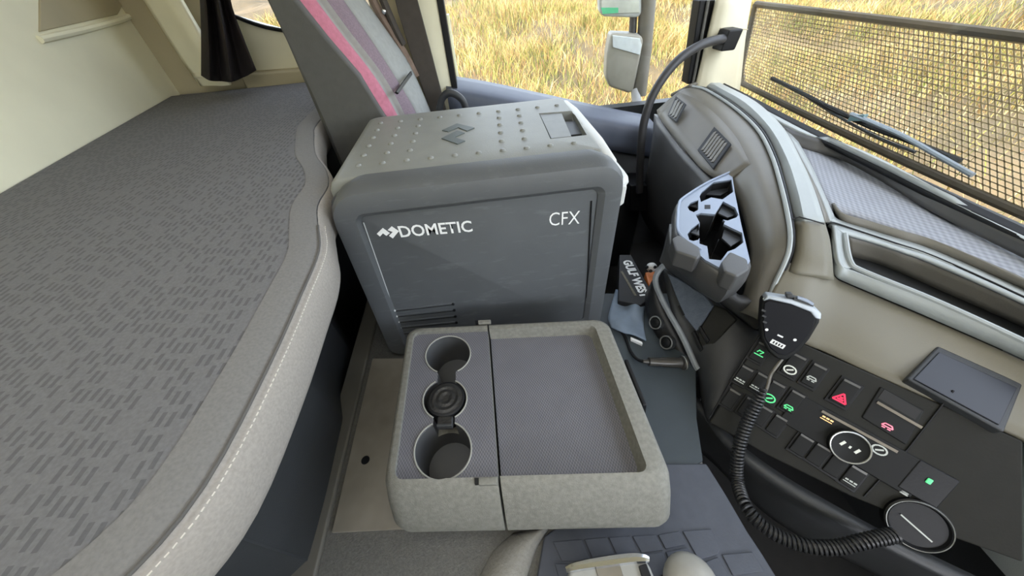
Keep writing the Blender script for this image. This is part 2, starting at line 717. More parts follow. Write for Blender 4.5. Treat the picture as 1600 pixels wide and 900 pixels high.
# side wall below and around the bunk window
side = struct(slab('wall_left_bunk', [V(-0.80, YL, ZF), V(-0.06, YL, ZF), V(-0.06, YL, -0.105), V(-0.45, YL, -0.125), V(-0.64, YL, -0.10), V(-0.80, YL, -0.045)],
                   (0, 0.05, 0), M_cream))
side.name = 'wall_left.001'
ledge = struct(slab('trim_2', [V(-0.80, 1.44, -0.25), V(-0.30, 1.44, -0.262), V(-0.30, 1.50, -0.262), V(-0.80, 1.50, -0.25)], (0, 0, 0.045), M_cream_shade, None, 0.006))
struct(box('wall_left_upper', (-0.80, YL, 0.35), (-0.06, YL + 0.05, ZC), M_cream)).name = 'wall_left.002'
win3 = thing('window_3', 'small side window beside the bunk with grass outside', 'window', V(-0.45, YL, -0.1))
win3['kind'] = 'structure'
tube('window_frame', curve_pts([V(-0.83, YL - 0.002, 0.0), V(-0.76, YL - 0.004, -0.05), V(-0.64, YL - 0.004, -0.098), V(-0.45, YL - 0.004, -0.122), V(-0.1, YL - 0.004, -0.10)], 5), 0.006, M_black, win3)
M_glass = glass_mat('window_glass', (0.97, 0.98, 0.97, 1), 0.03)
slab('pane', [V(-0.80, 1.52, -0.2), V(-0.06, 1.52, -0.2), V(-0.06, 1.52, 0.4), V(-0.80, 1.52, 0.4)], (0, 0.004, 0), M_glass, win3)

# B pillar (cream, with black gasket towards the passenger window)
pb = struct(slab('trim_3', [PY(655, 0, 1.32), PY(690, 0, 1.32), PY(702, 126, 1.32), PY(688, 126, 1.32)], (0, 0.10, 0), M_cream, None, 0.006))
x0p, x1p = PY(650, 0, 1.32).x, PY(691, 0, 1.32).x
pb2 = struct(box('trim_4', (-0.16, 1.335, ZF), (-0.078, 1.50, ZC), M_cream, None, 0.01))
bpy.data.objects.remove(pb)
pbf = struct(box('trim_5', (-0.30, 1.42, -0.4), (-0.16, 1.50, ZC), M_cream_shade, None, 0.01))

# passenger door: sill cap, inner panel, window
door = thing('door_1', 'dark passenger door with blue grey sill cap under the side window', 'door', V(0.3, 1.40, ZF))
door['kind'] = 'structure'
sl = [PY(697, 133, 1.34), PY(770, 145, 1.34), PY(870, 166, 1.34), PY(960, 185, 1.34), PY(1025, 197, 1.34)]
sl_top = [p + Vector((0, 0.10, 0.012)) for p in sl]
sl_in = [p + Vector((0, -0.035, -0.025)) for p in sl]
sl_dn = [p + Vector((0, -0.04, -0.11)) for p in sl]
patch('sill_cap', [sl_top, sl, sl_in, sl_dn], M_sill, door, 4, 3, 0.02)
dn = [upz(p + Vector((0, -0.01, 0)), ZF) for p in sl]
patch('door_panel', [[p + Vector((0, 0.012, 0)) for p in sl_dn], dn], M_dash_dark, door, 2, 2, 0.04)
arm = [PY(686, 172, 1.22), PY(692, 152, 1.22), PY(705, 145, 1.22), PY(722, 156, 1.22), PY(730, 176, 1.22)]
tube('armrest_loop', curve_pts(arm, 5), 0.011, M_dash_dark, door, 10)
box('armrest', (-0.20, 1.20, -0.62), (0.30, 1.285, -0.42), M_black, door, 0.02)

win1 = thing('window_1', 'passenger side window with black gasket, grass bank outside', 'window', V(0.3, 1.42, -0.3))
win1['kind'] = 'structure'
slab('gasket_rear', [V(-0.082, 1.33, -0.30), V(-0.062, 1.33, -0.30), V(-0.062, 1.33, 0.5), V(-0.082, 1.33, 0.5)], (0, 0.06, 0), M_black, win1, 0.003)
slab('pane', [V(-0.08, 1.425, -0.50), V(0.80, 1.425, -0.50), V(0.80, 1.425, 0.5), V(-0.08, 1.425, 0.5)], (0, 0.004, 0), M_glass, win1)
struct(box('wall_left_header', (-0.16, 1.33, 0.48), (0.97, 1.50, ZC), M_cream)).name = 'wall_left.003'

# A pillar: black gasket band with a grey line, cream cover
box_g = slab('gasket_front', [PY(1094, 0, 1.33), PY(1122, 0, 1.33), PY(1090, 132, 1.33), PY(1074, 132, 1.33)], (0, 0.05, 0), M_black, win1, 0.004)
gx0, gx1 = PY(1096, 0, 1.33).x, PY(1122, 0, 1.33).x
slab('gasket_head', [V(gx0, 1.33, 0), V(gx1, 1.33, 0), V(gx1, 1.33, 0.5), V(gx0, 1.33, 0.5)], (0, 0.05, 0), M_black, win1, 0.004)
tube('gasket_bead', [PY(1107, 0, 1.325), PY(1083, 130, 1.325)], 0.005, M_greytrim, win1, 8)
ap = [PY(1122, -5, 1.31), PY(1172, -5, 1.34), PY(1163, 70, 1.34), PY(1152, 140, 1.34), PY(1086, 135, 1.31), PY(1104, 70, 1.31)]
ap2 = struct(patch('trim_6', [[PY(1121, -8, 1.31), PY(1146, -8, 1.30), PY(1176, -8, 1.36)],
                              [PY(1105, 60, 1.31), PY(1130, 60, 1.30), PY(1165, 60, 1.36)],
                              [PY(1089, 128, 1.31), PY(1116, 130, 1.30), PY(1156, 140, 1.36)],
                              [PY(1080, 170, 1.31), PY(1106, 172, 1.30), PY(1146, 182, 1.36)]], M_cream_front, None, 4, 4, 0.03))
struct(slab('trim_7', [V(0.80, 1.33, 0.0), V(0.95, 1.33, 0.0), V(0.95, 1.33, 0.5), V(0.80, 1.33, 0.5)], (0, 0.08, 0), M_cream, None, 0.01))
seam = [PY(1126, 44, 1.296), PY(1145, 45, 1.294), PY(1168, 46, 1.345)]
ap2.name = 'trim_6'
tube('cover_seam', seam, 0.0016, M_cream_shade, ap2, 6)

# windscreen header, driver side A pillar and driver side frame (unseen opening narrowed to cut light)
struct(box('wall_front', (0.93, YD, 0.52), (1.00, YL + 0.05, ZC), M_cream))
struct(box('wall_front_lower', (0.93, YD, ZF), (1.00, YL + 0.05, -0.42), M_dash_dark)).name = 'wall_front.001'
struct(box('trim_8', (0.86, YD, ZF), (1.00, YD + 0.08, ZC), M_cream, None, 0.01))
struct(box('wall_right', (XR - 0.30, YD - 0.05, ZF), (-0.05, YD, ZC), M_cream))
struct(box('wall_right_lower', (-0.25, YD - 0.05, ZF), (0.90, YD, -0.30), M_dash_dark)).name = 'wall_right.002'
struct(box('wall_right_header', (-0.25, YD - 0.05, 0.20), (1.0, YD, ZC), M_cream)).name = 'wall_right.001'  # header set low to dim light from the driver side

win2 = thing('window_2', 'wide windscreen above the dashboard', 'window', V(0.98, 0.2, -0.38))
win2['kind'] = 'structure'
slab('pane', [V(0.965, YD, -0.43), V(0.965, 1.42, -0.43), V(0.965, 1.42, 0.55), V(0.965, YD, 0.55)], (0.004, 0, 0), M_glass, win2)
bl = [PZ(1113, 122, -0.362), PZ(1170, 150, -0.364), PZ(1229, 181, -0.368), PZ(1300, 216, -0.374), PZ(1380, 254, -0.38), PZ(1459, 292, -0.384), PZ(1600, 358, -0.386), PZ(1800, 450, -0.388)]
be = [p + Vector((-0.026, -0.012, 0.0)) for p in bl]
patch('lower_gasket', [[p + Vector((0.003, 0, 0.001)) for p in bl], bl, [p + Vector((-0.018, -0.004, -0.006)) for p in bl]], M_black, win2, 4, 2, 0.01)

# engine tunnel in the middle of the cab
tz = -0.66
tp = [(-0.375, -0.60), (0.335, -0.60), (0.342, 0.03), (0.335, 0.08), (0.322, 0.185), (0.35, 0.26), (0.40, 0.36), (0.52, 0.50), (0.47, 0.60), (0.25, 0.64), (0.25, 0.95), (-0.375, 0.95)]
tunnel = struct(slab('floor_tunnel', [V(x, y, ZF) for x, y in tp], (0, 0, tz - ZF), M_carpet, None, 0.015, 3))
tunnel.name = 'floor.001'
cover = struct(slab('floor_cover', [V(x, y, tz) for x, y in ((0.14, 0.12), (0.318, 0.186), (0.345, 0.26), (0.395, 0.36), (0.51, 0.50), (0.46, 0.59), (0.235, 0.63), (0.14, 0.5))], (0, 0, 0.004), mat('tunnel_vinyl', (58, 66, 71), 0.55, var=0.06, scale=20, bump=0.1), None, 0.002))
cover.name = 'floor.002'
struct(box('wall_left_front', (-0.06, YL, ZF), (0.97, YL + 0.05, -0.46), M_dash_dark)).name = 'wall_left.004'
lip = [V(-0.352, -0.6, tz), V(-0.352, 0.9, tz)]
lo_ = struct(slab('trim_9', [V(-0.378, -0.6, tz + 0.0), V(-0.336, -0.6, tz), V(-0.336, 0.93, tz), V(-0.378, 0.93, tz)], (0, 0, 0.012), M_dash_pod, None, 0.004))
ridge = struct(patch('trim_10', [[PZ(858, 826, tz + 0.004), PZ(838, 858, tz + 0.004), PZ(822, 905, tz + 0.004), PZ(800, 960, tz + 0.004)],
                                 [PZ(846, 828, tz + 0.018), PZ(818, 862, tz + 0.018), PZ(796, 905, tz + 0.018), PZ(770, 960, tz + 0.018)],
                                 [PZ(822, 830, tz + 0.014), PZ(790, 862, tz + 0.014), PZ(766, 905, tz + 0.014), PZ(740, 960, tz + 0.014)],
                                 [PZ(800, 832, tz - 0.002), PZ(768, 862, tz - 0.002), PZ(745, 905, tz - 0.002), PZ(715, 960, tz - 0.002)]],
                     mat('lip_sunlit_grey', (142, 140, 133), 0.7, var=0.1, scale=200, bump=0.5), None, 4, 4, 0.006))  # lighter than the carpet: sun patch on the ridge put into its colour

# ------------------------------------------------------------------ bunk
bunk = thing('bunk_bed', 'grey patterned bunk mattress with pale sewn border along the cream rear wall', 'bed', V(-0.6, 0.4, ZF))
zb = -0.25
edge = [(-0.60, -1.03), (-0.48, -0.55), (-0.42, -0.22), (-0.36, -0.06), (-0.295, 0.005), (-0.252, 0.045), (-0.226, 0.10), (-0.221, 0.20), (-0.224, 0.30), (-0.229, 0.38), (-0.250, 0.445),
        (-0.270, 0.51), (-0.273, 0.58), (-0.300, 0.655), (-0.345, 0.74), (-0.385, 0.86), (-0.405, 0.95), (-0.41, 1.20), (-0.42, 1.43)]
ecurve = curve_pts([V(x, y, zb) for x, y in edge], 4)
back0, back1 = upz(PZ(280, 146, zb), zb), upz(rb0 + rdir * 2.55, zb)


def bunk_loop(inset, z):
    out = []
    n = len(ecurve)
    for i, p in enumerate(ecurve):
        t = (ecurve[min(i + 1, n - 1)] - ecurve[max(i - 1, 0)]).normalized()
        nr = Vector((t.y, -t.x, 0))
        out.append(Vector((p.x - nr.x * inset, p.y - nr.y * inset, z + H)))
    for f in range(9):
        q = back0.lerp(back1, f / 8)
        out.append(Vector((q.x + 0.004, q.y, z + H)))
    return out


top_loops = [bunk_loop(0.05, zb + 0.006), bunk_loop(0.03, zb + 0.005), bunk_loop(0.012, zb + 0.001), bunk_loop(0.002, zb - 0.004)]
ne = len(ecurve)
prof_in = [bunk_loop(i_, z_)[:ne] for i_, z_ in ((0.001, zb - 0.004), (0.012, zb + 0.001), (0.03, zb + 0.005), (0.05, zb + 0.006))]
bk_line = []
for p_ in prof_in[-1]:                  # straight across the bunk, so the rows never fold
    t_ = min(1.0, max(0.0, (p_.y - back0.y) / (back1.y - back0.y)))
    bk_line.append(back0.lerp(back1, t_) + Vector((0.006, 0, 0)))
rows_ = prof_in + [[a_.lerp(Vector((b_.x, b_.y, a_.z)), f_ / 12) for a_, b_ in zip(prof_in[-1], bk_line)] for f_ in range(1, 13)]
loft('mattress_top', rows_, M_bunk, bunk, 60, False, False, closed=False)
side_loops = [bunk_loop(0.001, zb - 0.003), bunk_loop(-0.003, zb - 0.008), bunk_loop(-0.005, zb - 0.03), bunk_loop(-0.003, zb - 0.058), bunk_loop(0.004, zb - 0.072), bunk_loop(0.014, zb - 0.080), bunk_loop(0.03, zb - 0.082)]
loft('border', side_loops, M_bunk_side, bunk, 60, False, True)
ne = len(ecurve)
ns = 41                                 # piping and stitches left off beyond here to imitate shade behind the seat
tube('piping', [p + Vector((0, 0, -0.001)) for p in bunk_loop(0.001, zb)[:ns]], 0.0016, mat('seam_dark', (84, 82, 80), 0.9), bunk, 6)
st = []
path = [p for p in bunk_loop(-0.007, zb - 0.005)[:ne]]
M_stitch = mat('stitch_thread', (188, 183, 174), 0.8, var=0.02)
for i in range(ns - 1):
    a, b = path[i], path[i + 1]
    L = (b - a).length
    k = max(1, int(L / 0.0045))
    for j in range(k):
        s0, s1 = a.lerp(b, (j + 0.15) / k), a.lerp(b, (j + 0.75) / k)
        if (s1 - s0).length > 1e-4:
            st.append(bar_vf(s0, s1, 0.0009, 0.0009, Vector((0.5, 0, 1))))
o = joined('stitching', st, M_stitch, bunk)
o['kind'] = 'stuff'
M_topband = bunk_mat('bunk_top_margin', (112, 111, 110), (90, 88, 86), False)
bi, bo = bunk_loop(0.036, zb + 0.0062)[:ne], bunk_loop(0.002, zb - 0.0015)[:ne]
bm_ = bunk_loop(0.016, zb + 0.0040)[:ne]
loft('top_margin', [bi, bm_, bo], M_topband, bunk, 60, False, False, closed=False)
base_loop0 = bunk_loop(0.13, zb - 0.082)
base_loop1 = bunk_loop(0.13, ZF)
loft('bunk_base', [base_loop0, base_loop1], M_dash_dark, bunk, 50, True, True)

# ------------------------------------------------------------------ passenger seat
seat = thing('passenger_seat', 'passenger seat back with pink stripe and pale grey centre behind the fridge', 'seat', V(-0.25, 1.1, ZF))


def prof(y, fr):
    """seat back front edge as (x, z) pairs at depth y"""
    return [V(x, y, z) for x, z in fr]


side_poly = [PY(404, -25, .92), PY(416, 0, .92), PY(448, 67, .92), PY(480, 135, .92), PY(505, 190, .92), PY(530, 250, .92)]
fr = [PY(600, 182, .92), PY(560, 118, .92), PY(510, 60, .92), PY(462, 0, .92), PY(444, -25, .92)]
low = [V(-0.36, .92, -0.60), V(-0.17, .92, -0.60), V(-0.19, .92, -0.34)]
upper = [V(-0.36, .92, 0.25), V(-0.42, .92, 0.25)]
shell = slab('side_shell', side_poly[::-1] + [] + upper[::-1][:0] + [V(-0.43, .92, 0.25), V(-0.40, .92, 0.25)] + fr[::-1] + [V(-0.19, .92, -0.34), V(-0.17, .92, -0.60), V(-0.36, .92, -0.60)],
             (0, 0.03, 0), M_seat_shell, seat, 0.006)


def strip(name, ya, yb, pa, pb, m, th=0.05):
    """a strip of the seat front from depth ya to yb; pa and pb are pixel lines top to bottom"""
    A = [PY(x, y, ya) for x, y in pa]
    B = [PY(x, y, yb) for x, y in pb]
    mid = [a.lerp(b, 0.5) + Vector((0.012, 0, 0.004)) for a, b in zip(A, B)]
    A2 = [a.copy() for a in A]
    return patch(name, [A2, mid, B], m, seat, 4, 4, th)


strip('pink_bolster', .935, .985, [(430, -45), (461, -1), (515, 66), (566, 128), (603, 186), (640, 260)], [(462, -45), (494, -1), (538, 58), (586, 120), (622, 182), (656, 256)], M_seat_pink)
strip('white_piping', .985, .995, [(462, -45), (494, -1), (538, 58), (586, 120), (622, 182), (656, 256)], [(473, -45), (504, -1), (546, 56), (594, 118), (629, 180), (662, 256)], M_seat_grey, 0.03)
strip('mauve_insert', .995, 1.09, [(473, -45), (504, -1), (546, 56), (594, 118), (629, 180), (662, 256)], [(507, -45), (536, -1), (575, 55), (612, 112), (650, 176), (680, 250)], M_seat_mauve)
strip('centre_panel', 1.09, 1.28, [(507, -45), (536, -1), (575, 55), (612, 112), (650, 176), (680, 250)], [(538, -45), (570, -1), (612, 58), (641, 102), (672, 172), (700, 250)], M_seat_grey)
hs = Plane(PY(612, 112, 1.085), PY(650, 176, 1.085), PY(641, 102, 1.28))
slab('pull_slot', [hs.at(616, 145, 0.022), hs.at(620, 148, 0.022), hs.at(642, 118, 0.022), hs.at(640, 112, 0.022)], hs.n * 0.006, M_black, seat, 0.001)
slab('back_core', [V(-0.40, .955, -0.58), V(-0.24, .955, -0.58), V(-0.36, .955, -0.02), V(-0.40, .955, 0.2)], (0, 0.32, 0), M_seat_shell, seat, 0.01)
box('seat_cushion', (-0.36, 0.96, -0.76), (0.10, 1.27, -0.58), M_seat_mauve, seat, 0.03)
box('seat_base', (-0.32, 1.0, ZF), (0.05, 1.25, -0.75), M_black, seat, 0.01)

# seat belt strap and hardware hanging on the B pillar
belt = thing('seat_belt', 'dark brown seat belt strap hanging beside the passenger seat', 'belt', V(-0.12, 1.30, -0.35))
slab('strap', [PY(610, -30, 1.295), PY(646, -30, 1.295), PY(652, 0, 1.295), PY(668, 60, 1.295), PY(697, 172, 1.295), PY(674, 178, 1.295), PY(650, 110, 1.295), PY(622, 20, 1.295)], (0, 0.012, 0), M_brown, belt, 0.002)
tube('tether', curve_pts([PY(573, -20, 1.29), PY(592, 18, 1.288), PY(612, 52, 1.288), PY(634, 88, 1.288), PY(650, 120, 1.29)], 4), 0.012, mat('tether_tan', (122, 104, 92), 0.8, var=0.2), belt, 8)
tube('tether_end', curve_pts([PY(590, -20, 1.29), PY(606, 18, 1.286), PY(620, 50, 1.286), PY(630, 70, 1.288)], 4), 0.011, M_brown, belt, 8)
lathe('rivet', PY(600, 18, 1.277), (0, -1, 0), [(0.006, 0), (0.006, 0.003), (0.003, 0.005)], M_chrome, belt, 12)

# ------------------------------------------------------------------ curtain by the bunk window
cur = tag(patch('curtain', [[PY(x, y, yy) for x, y, yy in r] for r in (
    [(306, -60, 1.40), (316, -60, 1.34), (326, -60, 1.41), (335, -60, 1.33), (346, -60, 1.40), (356, -60, 1.35)],
    [(312, 0, 1.40), (322, 0, 1.34), (332, 0, 1.41), (341, 0, 1.33), (349, 0, 1.40), (358, 0, 1.36)],
    [(314, 60, 1.40), (326, 62, 1.34), (340, 62, 1.41), (352, 62, 1.33), (364, 60, 1.40), (378, 58, 1.36)],
    [(314, 118, 1.40), (328, 126, 1.34), (346, 127, 1.41), (362, 128, 1.33), (378, 122, 1.39), (399, 110, 1.36)])],
    M_curtain, None, 6, 5, 0.004), 'dark brown gathered curtain hanging in the corner above the bunk', 'curtain')

# ------------------------------------------------------------------ fridge
fx0, fx1 = -0.256, 0.226
fr_o = thing('portable_fridge', 'dark grey portable fridge with pale dimpled lid standing behind the tray', 'fridge', V(0, 0.7, tz))


def fl(x0, x1, z0, z1, r, y):
    return [V(a, y, b) for a, b in rrect(x0, x1, z0, z1, r, 6)]


zt, zbt = -0.2245, -0.655
loft('body', [fl(fx0 - 0.006, fx1 + 0.0, zbt, zt - 0.022, 0.025, 0.53), fl(fx0 - 0.006, fx1, zbt, zt - 0.022, 0.025, 0.545), fl(fx0 - 0.004, fx1 - 0.002, zbt, zt - 0.022, 0.02, 0.86), fl(fx0 + 0.01, fx1 - 0.015, zbt + 0.012, zt - 0.03, 0.02, 0.875)],
     M_fridge, fr_o, 50)
rr = (0.03, 0.03, 0.045, 0.05)


def sk(L):
    """the face widens a touch to the left at its foot"""
    return [Vector((p.x + (min(0, p.x) / -0.25) * -0.022 * max(0, (-0.25 - (p.z - H)) / 0.40), p.y, p.z)) for p in L]


loft('front_frame', [sk(q) for q in (
    fl(fx0 + 0.012, fx1 - 0.014, zbt, zt - 0.002, rr, 0.546),
    fl(fx0 + 0.002, fx1 - 0.003, zbt, zt - 0.003, rr, 0.530),
    fl(fx0 - 0.002, fx1 + 0.001, zbt, zt - 0.008, rr, 0.512),
    fl(fx0 + 0.001, fx1 - 0.002, zbt + 0.004, zt - 0.014, rr, 0.502),
    fl(fx0 + 0.008, fx1 - 0.010, zbt + 0.01, zt - 0.022, rr, 0.4985),
    fl(fx0 + 0.036, fx1 - 0.032, zbt + 0.03, zt - 0.046, 0.018, 0.4985),
    fl(fx0 + 0.042, fx1 - 0.042, zbt + 0.04, zt - 0.054, 0.014, 0.505),
    fl(fx0 + 0.046, fx1 - 0.046, zbt + 0.04, zt - 0.058, 0.012, 0.520))], M_fridge, fr_o, 30, False, False)
yp = 0.5065
loft('front_panel', [sk(fl(fx0 + 0.040, fx1 - 0.043, zbt + 0.03, zt - 0.052, 0.008, 0.53)), sk(fl(fx0 + 0.040, fx1 - 0.043, zbt + 0.03, zt - 0.052, 0.008, yp + 0.001)),
                     sk(fl(fx0 + 0.042, fx1 - 0.045, zbt + 0.03, zt - 0.054, 0.008, yp))], M_fridge, fr_o, 30, False, True)
tube('panel_edge_line', [PY(568, 348, yp - 0.001), PY(596, 428, yp - 0.001), PY(625, 512, yp - 0.001)], 0.0010, mat('edge_pale', (176, 180, 180), 0.5), fr_o, 6)
tube('panel_gap', [PY(924, 314, yp - 0.0006), PY(919.5, 405, yp - 0.0006), PY(915, 490, yp - 0.0006)], 0.0016, M_black, fr_o, 6)
# lettering
text('wordmark', 'DOMETIC', PY(627, 370.5, yp), PY(739, 361.5, yp), Vector((0, 0, 1)), PY(627, 352, yp).z - PY(627, 370.5, yp).z, M_white, fr_o, 0.018)
text('model_mark', 'CFX', PY(858, 352.5, yp), PY(905, 349, yp), Vector((0, 0, 1)), PY(858, 332, yp).z - PY(858, 352.5, yp).z, M_white, fr_o, -0.004)
for pts in ([(589, 365), (598, 356), (609, 364), (604, 368), (598.5, 364), (594, 369)],
            [(606, 359), (612, 353.5), (623, 361), (614, 372), (608, 368), (614, 362)]):
    slab('chevron', [PY(a, b, yp) for a, b in pts], (0, -0.0012, 0), M_white, fr_o)
# vent slits at the lower left of the panel
for i in range(7):
    xl, xr = 616 + 3.0 * i, 706 + 1.8 * i
    yl, yr = 484 + 9 * i, 474 + 9.6 * i
    a, b = PY(xl, yl, yp), PY(xr, yr, yp)
    v, f = bar_vf(a, b, 0.004, 0.0016, Vector((0, -1, 0)))
    mesh('vent_slat', v, f, M_fridge, fr_o)
    v, f = bar_vf(a + Vector((0, 0, -0.004)), b + Vector((0, 0, -0.004)), 0.0022, 0.0007, Vector((0, -1, 0)))
    mesh('vent_slit', v, f, M_black, fr_o)
    lathe('slit_end', a + Vector((0, 0, -0.001)), (0, -1, 0), [(0.0036, 0), (0.0034, 0.002), (0.0015, 0.003)], M_endgrey, fr_o, 8)
    lathe('slit_hole', b + Vector((0.002, 0, -0.002)), (0, -1, 0), [(0.0034, 0), (0.0034, 0.0019)], M_black, fr_o, 8)

# lid
zl = -0.229


def ll(i, z):
    return [V(a, b, z) for a, b in rrect(-0.256 + i, 0.200 - i * 0.4, 0.5425 + i * 0.3, 0.872 - i, (0.006, 0.006, 0.02, 0.02), 6)]


lid = loft('lid', [ll(-0.004, zl - 0.034), ll(-0.003, zl - 0.018), ll(0.003, zl - 0.006), ll(0.009, zl - 0.001), ll(0.016, zl)], M_lidgrey, fr_o, 60)
lc = [PZ(842, 177, zl), PZ(895, 173, zl), PZ(917, 211, zl), PZ(860, 217, zl)]
ctr = sum(lc, Vector()) / 4
cutter = slab('cutter', [p + Vector((0, 0, 0.02)) for p in lc], (0, 0, -0.038), M_black)
cut(lid, [cutter])
slab('latch_plate', [PZ(843, 178, zl - 0.002), PZ(877, 175, zl - 0.002), PZ(893, 213, zl - 0.002), PZ(861, 216, zl - 0.002)], (0, 0, -0.004), mat('latch_grey', (116, 119, 118), 0.5), fr_o, 0.001)
slab('latch_well', [p + Vector((0, 0, -0.030)) for p in lc], (0, 0, 0.003), M_black, fr_o)
slab('latch_bar', [PZ(878, 190, zl - 0.012), PZ(900, 189, zl - 0.012), PZ(910, 209, zl - 0.012), PZ(890, 211, zl - 0.012)], (0, 0, -0.006), M_dash_dark, fr_o, 0.001)
# moulded pimples
bf, bk = [PZ(560, 259, zl), PZ(897, 224, zl)], [PZ(595, 193, zl), PZ(870, 165, zl)]
for i in range(10):
    for j in range(6):
        if i in (3, 4, 5, 8, 9) and j not in (0, 5):
            continue
        p = bf[0].lerp(bf[1], i / 9).lerp(bk[0].lerp(bk[1], i / 9), j / 5)
        lathe('lid_pimple', p + Vector((0, 0, -0.0005)), (0, 0, 1), [(0.0056, 0), (0.0050, 0.0022), (0.003, 0.0036)], M_lidgrey, fr_o, 10, 60)
for pts in ([(691, 204.5), (714, 194), (741.5, 200.5), (730, 205.5), (716, 200), (700, 206.5)],
            [(690, 217), (714.5, 205), (726, 208.5), (710, 215.5), (727, 221), (715, 226)]):
    slab('lid_emblem', [PZ(a, b, zl) for a, b in pts], (0, 0, 0.0016), M_logo, fr_o)
# end cap and carrying handle, pale to imitate the sun-blown edge, on the front-facing end
loft('end_cap', [[V(x, y, z) for x, z in q] for y, q in (
    (0.520, rrect(0.197, 0.212, -0.275, -0.243, 0.006, 3)), (0.53, rrect(0.197, 0.218, -0.285, -0.239, 0.008, 3)),
    (0.62, rrect(0.197, 0.222, -0.285, -0.236, 0.008, 3)), (0.80, rrect(0.197, 0.222, -0.285, -0.236, 0.008, 3)), (0.868, rrect(0.197, 0.216, -0.28, -0.238, 0.007, 3)))],
     M_endgrey, fr_o, 50)
hpts = [V(0.226, 0.53, -0.285), V(0.240, 0.545, -0.288), V(0.243, 0.62, -0.29), V(0.243, 0.76, -0.29), V(0.226, 0.84, -0.285)]
tube('carry_handle', curve_pts(hpts, 5), 0.010, M_endgrey, fr_o, 10)
slab('handle_mount', [V(0.222, 0.515, -0.33), V(0.238, 0.515, -0.32), V(0.238, 0.515, -0.285), V(0.222, 0.515, -0.28)], (0, 0.04, 0), M_endgrey, fr_o, 0.004)

# ------------------------------------------------------------------ centre tray with cup holders
zt_ = -0.50
C00, C10 = PZ(599, 755, zt_), PZ(1047, 737, zt_)
C01, C11 = PZ(637, 509, zt_), PZ(948, 497, zt_)
TO = C00
EX = (C10 - C00 + C11 - C01) * 0.5
EY = (C01 - C00 + C11 - C10) * 0.5
LX, LY = EX.length, EY.length
ux, uy = EX / LX, EY / LY
det = ux.x * uy.y - ux.y * uy.x


def tw(a, b, z):                     # tray-local metres to world
    p = TO + ux * a + uy * b
    return Vector((p.x, p.y, z + H))


def tl(px, py, z=zt_):               # pixel on the tray top to tray-local metres
    d = PZ(px, py, z) - TO
    return ((d.x * uy.y - d.y * uy.x) / det, (ux.x * d.y - ux.y * d.x) / det)


tray = thing('console_tray', 'worn grey fold-down console tray with three cup holders in front of the fridge', 'tray', tw(LX / 2, LY / 2, tz))
gap = (tl(766, 512)[0] + tl(775, 748)[0]) / 2


def half(name, a0, a1, left):
    """one half of the tray: rounded outer corners, bulging front skirt"""
    def lp(ins, fo, z, bo=0.0):
        r = 0.024
        rs = (r, 0.001, 0.001, r) if left else (0.001, r, r, 0.001)
        e0 = a0 + (ins if left else 0)
        e1 = a1 - (0 if left else ins)
        out = []
        for a, b in rrect(e0, e1, ins - fo, LY - ins, rs, 6):
            out.append(tw(a, b, z))
        return out
    loops = [lp(0.006, 0.040, zt_ - 0.092), lp(-0.003, 0.038, zt_ - 0.082), lp(-0.006, 0.034, zt_ - 0.070), lp(-0.005, 0.020, zt_ - 0.036),
             lp(-0.003, 0.008, zt_ - 0.012), lp(0.000, 0.003, zt_ - 0.004), lp(0.004, 0.0, zt_ - 0.0005), lp(0.007, 0.0, zt_)]
    return loft(name, loops, M_tray, tray, 50)


left = half('cup_section', 0, gap - 0.0016, True)
right = half('tray_section', gap + 0.0016, LX, False)
rim = 0.0135
rA_, rB_ = rrect(rim, gap + 0.01, 0.0045, LY - rim, (0.012, 0.001, 0.001, 0.012), 5), None
dl, dr = 0.007, 0.024
cutL = slab('c', [tw(a, b, zt_ + 0.02) for a, b in rA_], (0, 0, -0.02 - dl), M_tray)
ai, ao = 0.010, 0.0
cutR_top = [tw(a, b, zt_ + 0.006) for a, b in rrect(gap - 0.01, LX - 0.026, 0.0045, LY - rim, (0.001, 0.012, 0.012, 0.001), 5)]
cutR_bot = [tw(a, b, zt_ - dr) for a, b in rrect(gap - 0.01, LX - 0.034, 0.008, LY - rim - 0.006, (0.001, 0.012, 0.012, 0.001), 5)]
cutR = loft('c', [cutR_bot, cutR_top], M_tray)
cups = []
for px, py, r in ((699, 550, 0.0415), (694, 620, 0.0365), (690.5, 699, 0.0425)):
    a, b = tl(px, py)
    cups.append((a, b, r))
zfl = zt_ - dl                       # liner level of the cup section
cutters = [cutL]
for a, b, r in cups:
    cutters.append(lathe('c', tw(a, b, zt_ - 0.080), (0, 0, 1), [(r * 0.88, 0), (r, 0.0805)], M_tray, None, 48))
for q0, q1, w in ((0, 1, 0.016), (1, 2, 0.017)):
    (a0, b0, _), (a1, b1, _) = cups[q0], cups[q1]
    am = (a0 + a1) / 2
    cutters.append(slab('c', [tw(am - w, b0, zt_ + 0.001), tw(am + w, b0, zt_ + 0.001), tw(am + w, b1, zt_ + 0.001), tw(am - w, b1, zt_ + 0.001)], (0, 0, -0.045), M_tray))
cut(left, cutters)
cut(right, [cutR])
for o in (left, right):
    o.data.polygons.foreach_set('use_smooth', [True] * len(o.data.polygons))
    o.data.set_sharp_from_angle(angle=math.radians(32))


